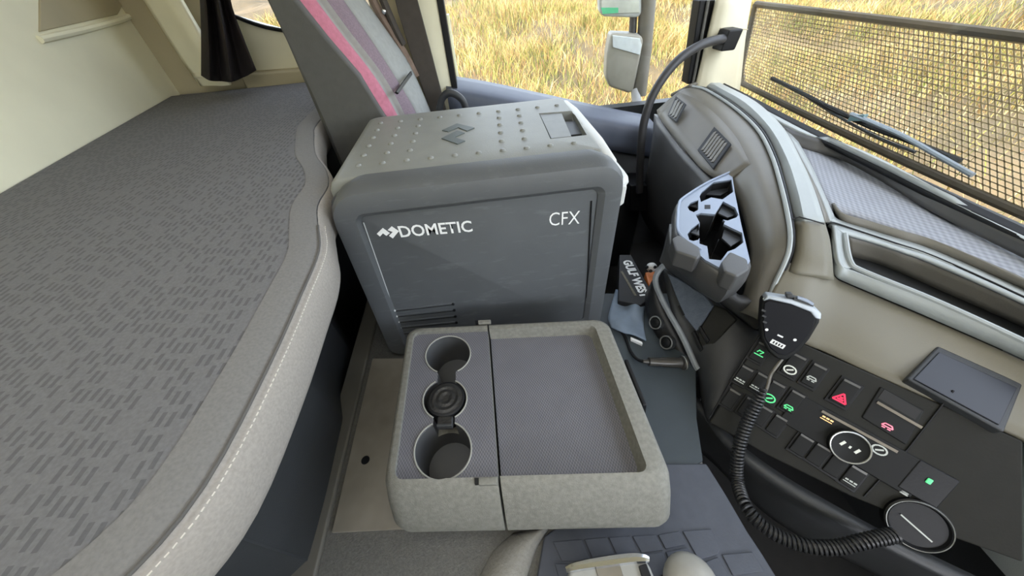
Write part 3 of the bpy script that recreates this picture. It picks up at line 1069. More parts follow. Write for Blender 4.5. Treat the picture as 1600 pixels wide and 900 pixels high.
# ribbed liners: the floors of the two recesses
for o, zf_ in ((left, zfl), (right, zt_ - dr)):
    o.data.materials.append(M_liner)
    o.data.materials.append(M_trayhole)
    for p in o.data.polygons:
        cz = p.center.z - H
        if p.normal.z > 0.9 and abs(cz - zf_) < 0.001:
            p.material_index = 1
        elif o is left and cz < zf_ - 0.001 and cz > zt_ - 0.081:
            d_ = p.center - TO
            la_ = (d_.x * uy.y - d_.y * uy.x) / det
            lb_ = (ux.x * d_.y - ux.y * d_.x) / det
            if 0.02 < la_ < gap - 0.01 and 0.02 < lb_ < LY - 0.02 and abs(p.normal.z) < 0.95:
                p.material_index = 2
M_rimline = mat('cup_rim', (150, 150, 142), 0.6, var=0.04)
for i, (a, b, r) in enumerate(cups):
    ww = []
    for s in range(49):
        t = 2 * math.pi * s / 48
        ww.append(tw(a + r * math.cos(t), b + r * math.sin(t), zfl + 0.0012))
    # rims are open where the channels pass
    gaps = {0: [-90], 1: [90, -90], 2: [90]}[i]
    seg_ = []
    cur_ = []
    hw = math.degrees(math.asin(0.0165 / r)) + 1
    for s in range(181):
        t = 2.0 * s - 90 + 0.01
        tt = (t + 180) % 360 - 180
        if any(abs((tt - g + 180) % 360 - 180) < hw for g in gaps):
            if len(cur_) > 3:
                seg_.append(cur_)
            cur_ = []
        else:
            cur_.append(tw(a + r * math.cos(math.radians(t)), b + r * math.sin(math.radians(t)), zfl + 0.0012))
    if len(cur_) > 3:
        seg_.append(cur_)
    for sgm in seg_:
        tube('cup_rim', sgm, 0.0013, M_rimline, tray, 6)
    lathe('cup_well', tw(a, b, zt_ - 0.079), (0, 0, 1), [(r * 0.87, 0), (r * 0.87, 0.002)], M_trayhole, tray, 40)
# hinge tabs of the two halves
for (px, py) in ((762, 752), (757, 503)):
    a, b = tl(px, py)
    o = obox('hinge_tab', tw(a, b, zt_ - 0.0015), ux * 0.0125, uy * 0.0045, Vector((0, 0, 0.003)), M_tray, tray, 0.0012)
    a2 = a - 0.0150
    obox('hinge_notch', tw(a2, b + 0.0008, zt_ - 0.002), ux * 0.003, uy * 0.004, Vector((0, 0, 0.0026)), M_black, tray, 0.0006)
# release handle on the right flank, pedestal below
hs_ = [tw(LX + 0.004, 0.105, zt_ - 0.010), tw(LX + 0.004, 0.190, zt_ - 0.008), tw(LX + 0.004, 0.180, zt_ - 0.040), tw(LX + 0.004, 0.095, zt_ - 0.045)]
slab('release_handle', hs_, ux * 0.007, M_black, tray, 0.002)
slab('pedestal', [tw(0.05, 0.05, tz), tw(LX - 0.05, 0.05, tz), tw(LX - 0.05, LY - 0.03, tz), tw(0.05, LY - 0.03, tz)], (0, 0, zt_ - 0.09 - tz), M_black, tray, 0.005)

# black round-topped object in the middle cup holder
a, b, r = cups[1]
can = thing('round_canister', 'black ribbed round canister standing in the middle cup holder of the tray', 'canister', tw(a, b, zt_ - 0.078))
M_can = mat('canister_black', (38, 38, 38), 0.4, var=0.25, scale=120, bump=0.4, bscale=220)
lathe('body', tw(a + 0.002, b - 0.001, zt_ - 0.077), (0, 0, 1), [(0.029, 0), (0.030, 0.002), (0.030, 0.068), (0.0285, 0.072)], M_can, can, 40)
lathe('collar', tw(a + 0.002, b - 0.001, zt_ - 0.010), (0, 0, 1), [(0.0305, 0), (0.0315, 0.003), (0.0305, 0.006), (0.028, 0.007)], M_black, can, 40)
top = []
for k in range(5):
    rr_ = 0.027 - 0.005 * k
    top += [(rr_, 0.0005 + 0.0014 * (k % 2)), (rr_ - 0.0025, 0.0005 + 0.0014 * (k % 2))]
lathe('ribbed_top', tw(a + 0.002, b - 0.001, zt_ - 0.003), (0, 0, 1), [(0.0275, -0.003)] + top, M_can, can, 40)
at_ = tl(694, 657)
obox('tongue', tw(at_[0], at_[1], zt_ - 0.008), ux * 0.013, uy * 0.010, Vector((0, 0, 0.004)), M_can, can, 0.003)
obox('tongue_clip', tw(at_[0], at_[1] - 0.007, zt_ - 0.003), ux * 0.012, uy * 0.0022, Vector((0, 0, 0.003)), M_dash_dark, can, 0.001)

# worn plate under the tray
plate = thing('base_plate', 'worn brownish metal plate with a dark hole under the left edge of the tray', 'plate', V(-0.27, 0.3, tz))
pp = [PZ(518, 832, tz + 0.006), PZ(640, 826, tz + 0.006), PZ(640, 560, tz + 0.006), PZ(582, 560, tz + 0.006)]
pl_ = slab('sheet', pp, (0, 0, -0.006), M_metal_plate, plate, 0.001)
lathe('bolt_hole', PZ(571, 719, tz + 0.0062), (0, 0, 1), [(0.0078, 0), (0.0078, 0.0006), (0.006, 0.0008)], M_black, plate, 20)

# ------------------------------------------------------------------ rubber mat with moulded tiles, gear selector, knob
matt = thing('rubber_mat', 'blue grey rubber floor mat with moulded square tiles below the tray', 'mat', V(0.2, 0.1, tz))
mp = [(850, 838), (900, 800), (1040, 724), (1104, 724), (1136, 775), (1168, 830), (1192, 866), (1216, 905), (1300, 1010), (830, 1010), (838, 905)]
zm = tz + 0.008
slab('mat_sheet', [PZ(x, y, zm) for x, y in mp], (0, 0, -0.008), M_rubber, matt, 0.003)
# seven visible joints, tiles between them
vl = [((862, 846), (876, 877)), ((911, 842), (926, 877)), ((949, 839), (964, 871)), ((986, 837), (1001, 864)), ((1026, 835), (1039, 860)), ((1063, 829), (1089, 876)), ((1125, 866), (1142, 898))]


def tile(q, lift=0.0025):
    P_ = [PZ(x, y, zm + lift) for x, y in q]
    c = sum(P_, Vector()) / len(P_)
    P_ = [c + (p - c) * 0.985 for p in P_]
    slab('mat_tile', P_, (0, 0, -lift - 0.001), M_rubber, matt, 0.0012)


def ln(i, t, dx=0.0):
    a, b = vl[i]
    return (a[0] + (b[0] - a[0]) * t + dx, a[1] + (b[1] - a[1]) * t)


for i in range(4):
    tile([ln(i, 0, 1.5), ln(i + 1, 0, -1.5), ln(i + 1, 1.0, -1.5), ln(i, 1.0, 1.5)])
tile([(1028, 835), (1061, 829.5), (1072, 851), (1040, 858)])
tile([(1066, 829), (1112, 826), (1126, 856), (1122, 866), (1095, 874), (1090, 872)])
tile([(1128, 866), (1176, 862), (1196, 893), (1145, 899)])
tile([(1040, 862), (1074, 855), (1090, 882), (1052, 894)])
tile([(1095, 880), (1122, 870), (1142, 902), (1110, 915)])
tile([(1004, 866), (1036, 862), (1048, 894), (1020, 904)])
tile([(866, 880), (924, 880), (940, 930), (884, 940)])

gear = thing('gear_selector', 'grey gear selector with bright chrome top band at the lower edge', 'lever', V(0.09, 0.07, tz))
zg = -0.575
gtop = [(886, 889), (900, 883), (940, 876), (985, 870), (1003, 870), (1014, 876), (1024, 900), (1040, 950), (900, 960)]
slab('head', [PZ(x, y + 2, zg) for x, y in gtop], (0, 0, -0.05), mat('gear_grey', (150, 150, 144), 0.4), gear, 0.006)
tube('chrome_band', curve_pts([PZ(x, y, zg + 0.003) for x, y in ((884, 890), (900, 885), (940, 878), (985, 872), (1005, 872), (1014, 874))], 4), [0.0035 + 0.003 * math.sin(math.pi * i / 20) for i in range(21)], M_chrome, gear, 8)
slab('window', [PZ(x, y, zg + 0.002) for x, y in ((930, 886), (968, 880), (976, 905), (938, 915))], (0, 0, -0.003), mat('gear_brown', (112, 106, 92), 0.3), gear, 0.001)
slab('dark_button', [PZ(x, y, zg + 0.004) for x, y in ((998, 884), (1010, 880), (1020, 905), (1006, 910))], (0, 0, -0.004), M_black, gear, 0.001)
slab('stem', [PZ(x, y, zg - 0.05) for x, y in ((920, 885), (990, 878), (1000, 940), (925, 940))], (0, 0, tz + 0.05 - zg), M_black, gear, 0.006)
knob = thing('lever_knob', 'rounded beige grey lever knob beside the gear selector', 'lever', PZ(1090, 900, tz))
kc = PZ(1085, 912, -0.60)
lathe('knob', kc + Vector((0, 0, -0.03)), (0, 0, 1), [(0.022, 0), (0.034, 0.008), (0.036, 0.018), (0.030, 0.030), (0.018, 0.037), (0.006, 0.040)], mat('knob_grey', (158, 156, 148), 0.5), knob, 28, 80)
lathe('shaft', Vector((kc.x, kc.y, tz + H)), (0, 0, 1), [(0.036, 0), (0.02, 0.02), (0.016, 0.035)], M_black, knob, 20)

# ------------------------------------------------------------------ dashboard
dash = thing('dashboard', 'grey and beige truck dashboard curving below the windscreen', 'dashboard', V(0.7, 0.6, ZF))


def zrow(*a):
    return [PZ(x, y, z) for x, y, z in a]


# outer ridge line (bright bead) of the passenger pod
R_ = [(1079, 136, -.352), (1100, 141, -.352), (1140, 166, -.354), (1178, 200, -.357), (1201, 240, -.362), (1217, 290, -.370), (1230, 350, -.385), (1231, 386, -.40), (1222, 414, -.425), (1206, 448, -.46), (1186, 500, -.505)]
Lm = [(1060, 143, -.362), (1072, 149, -.362), (1106, 174, -.364), (1143, 211, -.367), (1166, 246, -.372), (1184, 292, -.380), (1200, 350, -.395), (1201, 386, -.412), (1194, 416, -.437), (1180, 448, -.47), (1168, 492, -.51)]
Ll = [(1026, 172, -.425), (1030, 183, -.425), (1058, 222, -.425), (1096, 263, -.425), (1130, 290, -.425), (1150, 310, -.425), (1164, 352, -.43), (1172, 398, -.445), (1166, 432, -.47), (1160, 458, -.50), (1150, 486, -.525)]
patch('passenger_pod', [zrow(*R_), zrow(*Lm), zrow(*Ll)], M_dash_pod, dash, 4, 5, 0.015)
tube('ridge_bead', curve_pts([PZ(x + 3, y - 1, z + 0.003) for x, y, z in R_], 4), 0.0040, M_dash_top, dash, 8)
tube('ridge_groove', curve_pts([PZ(x + 8, y - 1, z - 0.003) for x, y, z in R_], 4), 0.003, M_black, dash, 6)
# beige facing strip holding the two air vents
vf = Plane(PZ(1040, 165, -.39), PZ(1160, 280, -.405), PZ(1080, 235, -.43))
fpts = [(1036, 158), (1056, 146), (1075, 158), (1106, 182), (1140, 218), (1164, 256), (1172, 275), (1143, 270), (1128, 284), (1100, 262), (1062, 222), (1030, 180)]
ppo = curve_pts  # noqa
vent_top = [(1062, 144), (1084, 152), (1118, 176), (1152, 213), (1175, 256)]
vent_bot = [(1030, 178), (1045, 200), (1070, 230), (1100, 264), (1132, 284)]
zt1 = [-.364, -.363, -.364, -.368, -.376]
zt2 = [-.424, -.423, -.422, -.421, -.420]
patch('vent_facing', [[PZ(x, y, z + 0.004) + Vector((-0.004, 0, 0)) for (x, y), z in zip(vent_top, zt1)],
                      [PZ(x, y, z + 0.004) + Vector((-0.004, 0, 0)) for (x, y), z in zip(vent_bot, zt2)]], M_dash_pod, dash, 5, 4, 0.008)
vp1 = Plane(PZ(1052, 146, -.366) + Vector((-.004, 0, 0)), PZ(1030, 178, -.418) + Vector((-.004, 0, 0)), PZ(1070, 230, -.418) + Vector((-.004, 0, 0)))
vp2 = Plane(PZ(1106, 183, -.366) + Vector((-.004, 0, 0)), PZ(1140, 220, -.37) + Vector((-.004, 0, 0)), PZ(1100, 264, -.417) + Vector((-.004, 0, 0)))


def vent(pl, q, n):
    P_ = [pl.at(x, y, 0.004) for x, y in q]
    c = sum(P_, Vector()) / 4
    inner = [c + (p - c) * 0.78 for p in P_]
    vs = P_ + inner + [p - pl.n * 0.006 for p in P_] + [p - pl.n * 0.006 for p in inner]
    fs = []
    for i in range(4):
        j = (i + 1) % 4
        fs += [(i, j, j + 4, i + 4), (i + 8, i, i + 4, i + 12), (i, i + 8, j + 8, j), (i + 4, j + 4, j + 12, i + 12)]
    fr = fixn(mesh('air_vent', vs, fs[0::1], M_black, dash))
    slab('vent_throat', [p - pl.n * 0.003 for p in inner], -pl.n * 0.002, M_black, fr)
    for k in range(n):
        t = (k + 0.5) / n
        a, b = inner[0].lerp(inner[1], t), inner[3].lerp(inner[2], t)
        v, f = bar_vf(a, b, (inner[0] - inner[1]).length / n * 0.5, 0.004, pl.n)
        v = [x - pl.n * 0.003 for x in v]
        mesh('louver', v, f, M_dash_pod, fr)


vent(vp1, [(1056, 150), (1071, 162), (1056, 190), (1043, 180)], 3)
vent(vp2, [(1116, 198), (1142, 224), (1114, 263), (1090, 234)], 6)
# dark flank below the facing, towards the footwell
patch('footwell_flank', [zrow((1022, 178, -.424), (1040, 205, -.424), (1066, 238, -.424), (1098, 270, -.424), (1132, 300, -.424)),
                         zrow((1017, 230, -.52), (1030, 250, -.52), (1046, 276, -.52), (1066, 304, -.52), (1090, 330, -.50)),
                         zrow((1000, 330, -.90), (1006, 345, -.90), (1016, 360, -.90), (1030, 378, -.90), (1046, 400, -.88))], M_dash_low, dash, 4, 4, 0.02)
# pale deck strip between pod and recess
sl0 = [(1090, 132, -.363), (1108, 138, -.363), (1149, 163, -.365), (1187, 197, -.368), (1211, 240, -.373), (1226, 290, -.381), (1240, 346, -.395)]
sl1 = [(1106, 126, -.350), (1124, 137, -.350), (1164, 160, -.352), (1202, 198, -.355), (1229, 246, -.360), (1246, 296, -.368), (1257, 346, -.382)]
sl2 = [(1116, 124, -.356), (1134, 134, -.356), (1180, 158, -.357), (1222, 197, -.360), (1252, 250, -.365), (1273, 298, -.372), (1289, 347, -.385)]
patch('deck_strip', [zrow(*sl0), zrow(*sl1), zrow(*sl2)], M_dash_top, dash, 4, 3, 0.015, lin=True)
patch('dash_shoulder', [zrow(sl0[-1], (1242, 372, -.405), (1240, 396, -.418), (1232, 424, -.436)),
                        zrow(sl1[-1], (1259, 372, -.397), (1258, 400, -.412), (1250, 428, -.432)),
                        zrow(sl2[-1], (1297, 376, -.400), (1301, 410, -.416), (1303, 438, -.440))], M_dash_beige, dash, 4, 3, 0.015)
tube('deck_seam', [PZ(1236, 343, -.385), PZ(1249, 339, -.379), PZ(1268, 344, -.377), PZ(1288, 350, -.383)], 0.0012, M_black, dash, 6)
# rear rim of the recess along the windscreen
patch('deck_rear_rim', [[p + Vector((-0.004, 0, -0.004)) for p in [PZ(1113, 124, -.362), PZ(1229, 185, -.368), PZ(1300, 220, -.374), PZ(1380, 258, -.38), PZ(1459, 297, -.384), PZ(1600, 362, -.386), PZ(1800, 455, -.388)]],
                        zrow((1116, 128, -.366), (1226, 194, -.372), (1288, 219, -.378), (1366, 252, -.385), (1457, 302, -.390), (1600, 374, -.392), (1800, 472, -.394))], M_dash_top, dash, 4, 3, 0.01)
# recess walls, floor
patch('recess_rear_wall', [zrow((1222, 196, -.373), (1262, 212, -.377), (1310, 226, -.381), (1366, 254, -.387), (1457, 304, -.392), (1600, 376, -.394), (1800, 474, -.396)),
                           zrow((1240, 224, -.394), (1262, 234, -.402), (1310, 248, -.408), (1366, 277, -.412), (1457, 332, -.415), (1600, 404, -.417), (1800, 502, -.419))], M_dash_low, dash, 4, 3, 0.008)  # darker grey puts the shade on this wall into its colour
patch('recess_left_wall', [zrow((1221, 198, -.362), (1254, 258, -.368), (1275, 302, -.374), (1290, 346, -.387)),
                           zrow((1226, 200, -.378), (1259, 260, -.386), (1281, 304, -.393), (1297, 347, -.404))], M_dash_pod, dash, 4, 2, 0.006)
patch('recess_ledge', [zrow((1226, 199, -.378), (1259, 260, -.386), (1281, 304, -.393), (1297, 346, -.404)),
                       zrow((1248, 222, -.388), (1270, 262, -.394), (1288, 302, -.400), (1304, 338, -.408))], M_dash_top, dash, 4, 2, 0.006)
flo = [zrow((1250, 228, -.400), (1310, 247, -.410), (1366, 276, -.414), (1457, 331, -.418), (1600, 404, -.42), (1800, 502, -.422)),
       zrow((1264, 262, -.404), (1330, 290, -.414), (1390, 320, -.418), (1458, 352, -.421), (1600, 424, -.423), (1800, 522, -.425)),
       zrow((1298, 324, -.410), (1340, 338, -.418), (1400, 358, -.422), (1460, 377, -.424), (1600, 440, -.426), (1800, 540, -.428))]
patch('recess_liner', flo, M_dashliner, dash, 4, 4, 0.008)
patch('recess_riser', [zrow((1299, 318, -.404), (1312, 332, -.408), (1360, 346, -.414), (1410, 361, -.418), (1461, 376, -.420), (1600, 438, -.422), (1800, 538, -.424)),
                       zrow((1301, 330, -.420), (1315, 346, -.424), (1360, 360, -.430), (1410, 376, -.434), (1461, 393, -.436), (1600, 454, -.438), (1800, 554, -.44))], M_dash_pod, dash, 4, 2, 0.005)
patch('centre_rib', [zrow((1292, 322, -.410), (1306, 340, -.418), (1326, 348, -.424), (1380, 365, -.430), (1461, 391, -.434), (1600, 452, -.436), (1800, 552, -.438)),
                     zrow((1298, 346, -.412), (1312, 352, -.418), (1340, 362, -.424), (1390, 378, -.430), (1461, 402, -.434), (1600, 464, -.436), (1800, 564, -.438))], M_dash_top, dash, 4, 2, 0.005)
tube('pocket_seam', curve_pts(zrow((1291, 349, -.400), (1303, 348, -.412), (1340, 360, -.422), (1400, 380, -.430), (1461, 401, -.434), (1600, 464, -.436), (1800, 562, -.438)), 4), 0.0016, M_black, dash, 6)
# open pocket: rim, back, floor, lip
patch('pocket_rim', [zrow((1296, 350, -.410), (1320, 356, -.418), (1360, 370, -.425), (1410, 387, -.431), (1461, 404, -.434), (1600, 466, -.436), (1800, 566, -.438)),
                     zrow((1318, 364, -.414), (1328, 366, -.420), (1362, 376, -.427), (1410, 392, -.433), (1461, 411, -.437), (1600, 473, -.439), (1800, 572, -.441))], M_dash_top, dash, 4, 2, 0.006)
patch('pocket_back', [zrow((1322, 364, -.420), (1362, 376, -.429), (1410, 392, -.435), (1461, 411, -.439), (1600, 473, -.441), (1800, 572, -.443)),
                      zrow((1326, 400, -.470), (1366, 412, -.480), (1412, 430, -.484), (1461, 452, -.486), (1600, 514, -.488), (1800, 612, -.49))], M_dash_pod, dash, 4, 3, 0.006)
patch('pocket_floor', [zrow((1324, 396, -.470), (1366, 410, -.478), (1412, 428, -.482), (1461, 450, -.484), (1600, 512, -.486), (1800, 610, -.488)),
                       zrow((1324, 430, -.474), (1360, 446, -.480), (1410, 468, -.484), (1461, 490, -.486), (1600, 552, -.488), (1800, 650, -.49))], M_dash_dark, dash, 4, 2, 0.006)
tube('pocket_lip', curve_pts(zrow((1320, 366, -.412), (1322, 380, -.416), (1325, 398, -.422), (1330, 412, -.427), (1340, 420, -.430), (1390, 441, -.432), (1461, 470, -.434), (1600, 534, -.436), (1800, 634, -.438)), 4), 0.0046, M_dash_top, dash, 8)
patch('pocket_front', [zrow((1301, 352, -.400), (1303, 376, -.410), (1308, 404, -.420), (1317, 418, -.426), (1332, 424, -.430), (1390, 446, -.433), (1461, 474, -.435), (1600, 538, -.437), (1800, 638, -.439)),
                       zrow((1298, 352, -.406), (1299, 380, -.420), (1300, 416, -.436), (1306, 432, -.446), (1322, 441, -.452), (1386, 468, -.456), (1461, 500, -.458), (1600, 562, -.460), (1800, 660, -.462))], M_dash_top, dash, 4, 2, 0.006)
patch('pocket_cheek', [zrow((1302, 352, -.404), (1303, 384, -.414), (1308, 410, -.424), (1318, 420, -.430)), zrow((1321, 368, -.413), (1323, 386, -.420), (1328, 406, -.426), (1336, 418, -.431))], M_dash_top, dash, 4, 2, 0.005)
# broad beige panel facing the driver
patch('beige_panel', [zrow((1232, 410, -.428), (1252, 414, -.426), (1282, 416, -.427), (1299, 420, -.436), (1306, 434, -.449), (1322, 443, -.455), (1386, 470, -.459), (1461, 502, -.461), (1600, 564, -.463), (1800, 662, -.465)),
                      zrow((1206, 458, -.462), (1226, 466, -.464), (1246, 474, -.466), (1262, 482, -.470), (1280, 488, -.474), (1310, 500, -.478), (1376, 530, -.482), (1461, 556, -.484), (1600, 610, -.486), (1800, 708, -.488)),
                      zrow((1186, 507, -.506), (1200, 513, -.506), (1222, 520, -.506), (1246, 532, -.507), (1268, 541, -.508), (1292, 550, -.508), (1364, 583, -.508), (1461, 625, -.508), (1600, 684, -.508), (1800, 782, -.51))], M_dash_beige, dash, 4, 4, 0.012)
# glossy dark display at the right end of the beige panel
scr = thing('dash_display', 'dark glossy display panel at the right end of the beige dash', 'screen', PZ(1480, 590, -.5))
sp = Plane(PZ(1425, 590, -.495), PZ(1461, 550, -.482), PZ(1600, 664, -.500))
slab('bezel', [sp.at(x, y, 0.004) for x, y in ((1418, 592), (1466, 540), (1600, 600), (1570, 676))], -sp.n * 0.015, M_dash_dark, scr, 0.003)
slab('screen', [sp.at(x, y, 0.006) for x, y in ((1428, 592), (1468, 550), (1590, 606), (1562, 664))], -sp.n * 0.003, mat('screen_glass', (16, 20, 30), 0.35, var=0.05), scr, 0.001)

# lower dash: pod flank under the cup holder, lower face, storage pad, end edge
patch('pod_flank', [zrow((1046, 350, -.425), (1049, 385, -.43), (1064, 412, -.435), (1110, 440, -.44), (1150, 470, -.48), (1180, 470, -.49), (1200, 476, -.495)),
                    zrow((1036, 390, -.47), (1044, 410, -.48), (1070, 432, -.485), (1114, 458, -.49), (1150, 486, -.52), (1182, 492, -.525), (1196, 492, -.525)),
                    zrow((1030, 408, -.52), (1042, 421, -.525), (1078, 447, -.53), (1124, 473, -.535), (1150, 492, -.55), (1177, 513, -.56), (1188, 513, -.56))], M_dash_low, dash, 4, 4, 0.02)
patch('lower_face', [zrow((1034, 416, -.530), (1078, 449, -.535), (1124, 475, -.540), (1178, 515, -.565), (1196, 514, -.56)),
                     zrow((1050, 490, -.60), (1080, 505, -.60), (1112, 530, -.60), (1144, 566, -.61), (1156, 574, -.612)),
                     zrow((1088, 580, -.668), (1092, 590, -.668), (1096, 610, -.668), (1104, 640, -.668), (1112, 652, -.668)),
                     zrow((1086, 600, -.72), (1092, 610, -.72), (1098, 632, -.72), (1108, 664, -.72), (1116, 676, -.72))], M_dash_dark, dash, 4, 4, 0.02)
lf = Plane(PZ(1034, 416, -.530), PZ(1124, 475, -.540), PZ(1088, 580, -.668))
slab('storage_pad', [lf.at(x, y, 0.012) for x, y in ((1042, 427), (1060, 436), (1101, 462), (1114, 478), (1088, 518), (1070, 497), (1056, 464))], -lf.n * 0.02, mat('pad_blue_grey', (84, 92, 102), 0.85, var=0.12, scale=90, bump=0.5), dash, 0.003)
tube('edge_strip', curve_pts([lf.at(x, y, 0.012) for x, y in ((1046, 408), (1031, 421), (1024, 440), (1036, 472), (1066, 526), (1086, 570), (1091, 577))], 5), 0.0065, mat('edge_pale_grey', (130, 136, 140), 0.45), dash, 8)
slab('pad_slot', [lf.at(x, y, 0.013) for x, y in ((1059, 478), (1062, 477), (1070, 492), (1067, 494))], -lf.n * 0.004, M_black, dash)
for q in ([(1080, 520), (1084, 517), (1098, 546), (1094, 550)], [(1090, 512), (1094, 509), (1108, 532), (1104, 538)]):
    slab('pad_rail', [lf.at(x, y, 0.010) for x, y in q], -lf.n * 0.012, M_black, dash, 0.001)
slab('dark_box', [lf.at(x, y, 0.004) for x, y in ((1116, 476), (1134, 484), (1150, 500), (1096, 560), (1090, 520))], -lf.n * 0.02, M_panel, dash, 0.003)
# end face carrying the power sockets
patch('end_face', [zrow((1020, 436, -.560), (1028, 468, -.585), (1058, 524, -.630), (1084, 578, -.675), (1096, 620, -.72)),
                   zrow((1008, 458, -.62), (1010, 492, -.63), (1034, 540, -.665), (1062, 600, -.71), (1082, 640, -.75))], mat('end_black', (30, 31, 33), 0.5), dash, 4, 3, 0.02)
ef = Plane(PZ(1015, 470, -.605), PZ(1040, 520, -.635), PZ(1052, 515, -.625))
for (x, y) in ((1027, 504), (1044, 535)):
    c = ef.at(x, y, 0.002)
    ax = (EYE - c).normalized() * 0.5 + Vector((-0.6, 0, 0.1))
    s_ = lathe('power_socket', c, ax, [(0.016, -0.006), (0.016, 0.008), (0.0125, 0.009), (0.0115, 0.003)], M_dash_dark, dash, 24)
    lathe('socket_cap', c, ax, [(0.0105, 0), (0.0105, 0.010), (0.007, 0.012)], M_black, s_, 20)
    rg = [c + 0.0145 * (math.cos(t) * ax.orthogonal().normalized() + math.sin(t) * ax.normalized().cross(ax.orthogonal().normalized())) + ax.normalized() * 0.009 for t in [k * 2 * math.pi / 24 for k in range(25)]]
    tube('socket_ring', rg, 0.0014, mat('ring_grey', (150, 152, 150), 0.3, metal=0.5), s_, 6, False)
# lower curved trim below the switch panel
patch('knee_trim', [zrow((1060, 610, -.70), (1092, 640, -.69), (1130, 690, -.68), (1200, 745, -.67), (1290, 800, -.66), (1400, 862, -.66), (1560, 940, -.66)),
                    zrow((1075, 650, -.74), (1100, 672, -.73), (1140, 720, -.73), (1200, 775, -.73), (1280, 826, -.72), (1390, 880, -.72), (1540, 960, -.72)),
                    zrow((1085, 700, -.85), (1110, 720, -.85), (1150, 760, -.85), (1200, 806, -.85), (1270, 850, -.85), (1370, 900, -.85), (1500, 980, -.85))], M_dash_dark, dash, 4, 4, 0.02)
# the driver's end of the dashboard, beyond the photograph
e_a = [PZ(1800, 452, -.388), PZ(1800, 474, -.394), PZ(1800, 540, -.426), PZ(1800, 566, -.436), PZ(1800, 662, -.463), PZ(1800, 780, -.51)]
e_b = [Vector((p.x - 0.02, -0.98, p.z)) for p in e_a]
e_0 = [p + Vector((0, 0.03, -0.004)) for p in e_a]
bt_ = [Vector((e_0[-1].x, e_0[-1].y, H - 0.75)), Vector((e_0[0].x, e_0[0].y, H - 0.75))]
bt2 = [Vector((e_b[-1].x, -0.98, H - 0.75)), Vector((e_b[0].x, -0.98, H - 0.75))]
loft('driver_end', [e_0 + bt_, [p + Vector((0, 0, 0.02)) for p in [a_.lerp(b_, 0.3) for a_, b_ in zip(e_0, e_b)]] + [bt_[0].lerp(bt2[0], .3), bt_[1].lerp(bt2[1], .3)], e_b + bt2], M_dash_top, dash, 40)
# windscreen ledge end piece by the passenger door
patch('dash_end_cap', [zrow((1079, 136, -.352), (1092, 131, -.353), (1112, 124, -.36)), [V(0.735, 1.36, -0.40), V(0.82, 1.38, -0.40), V(0.93, 1.40, -0.40)]], M_dash_pod, dash, 4, 2, 0.01)

# ------------------------------------------------------------------ cup holder module
cup = thing('cup_holder_unit', 'silver topped double cup holder module on the passenger side of the dash', 'cup holder', PZ(1110, 360, -.52))
zc = -0.402
cq = [(1143, 266), (1148, 300), (1158, 350), (1172, 408), (1166, 416), (1142, 428), (1102, 406), (1082, 388), (1066, 374), (1058, 360), (1058, 338), (1060, 318), (1067, 308), (1104, 285)]
top_pl = [PZ(x, y, zc) for x, y in cq]
ctr = sum(top_pl, Vector()) / len(top_pl)
piv = V(0.53, 0.53, 0)


def hl(k, z, j=1.0):
    out = []
    for p in top_pl:
        x_, y_ = ctr.x + (p.x - ctr.x) * k, ctr.y + (p.y - ctr.y) * k
        out.append(Vector((piv.x + (x_ - piv.x) * j, piv.y + (y_ - piv.y) * j, z + H)))
    return out


hous = loft('housing', [hl(0.9, zc - 0.125, 0.62), hl(1.0, zc - 0.105, 0.80), hl(1.06, zc - 0.07, 0.95), hl(1.09, zc - 0.035), hl(1.08, zc - 0.018), hl(1.05, zc - 0.006), hl(1.01, zc - 0.004)], M_dash_low, cup, 60)
plt = slab('plate', top_pl, (0, 0, -0.006), M_silver, cup)
cutp = [
    [(1094, 304), (1097, 298), (1116, 282), (1144, 278), (1147, 297), (1130, 309), (1112, 306), (1096, 313)],          # upper back well
    [(1075, 321), (1080, 314), (1092, 310), (1092, 325), (1085, 329), (1078, 326)],                                     # upper left lobe
    [(1131, 312), (1150, 322), (1155, 333), (1152, 337), (1138, 342), (1128, 340), (1118, 332)],                        # upper right lobe
    [(1088, 333), (1096, 330), (1119, 332), (1134, 343), (1131, 350), (1124, 372), (1140, 388), (1128, 404), (1109, 402), (1106, 382), (1094, 378), (1094, 345)],
    [(1075, 363), (1082, 354), (1093, 346), (1096, 366), (1092, 372), (1084, 374), (1078, 372)],                        # lower left lobe
    [(1131, 347), (1146, 354), (1161, 361), (1163, 376), (1150, 386), (1139, 390), (1124, 374), (1126, 360)],           # lower right lobe
]
for tgt, dz in ((plt, -0.02), (hous, -0.075)):
    cs = [slab('c', [PZ(x, y, zc + 0.004) for x, y in q], (0, 0, dz), M_black) for q in cutp]
    for c in cs:
        fixn(c)
    cut(tgt, cs)
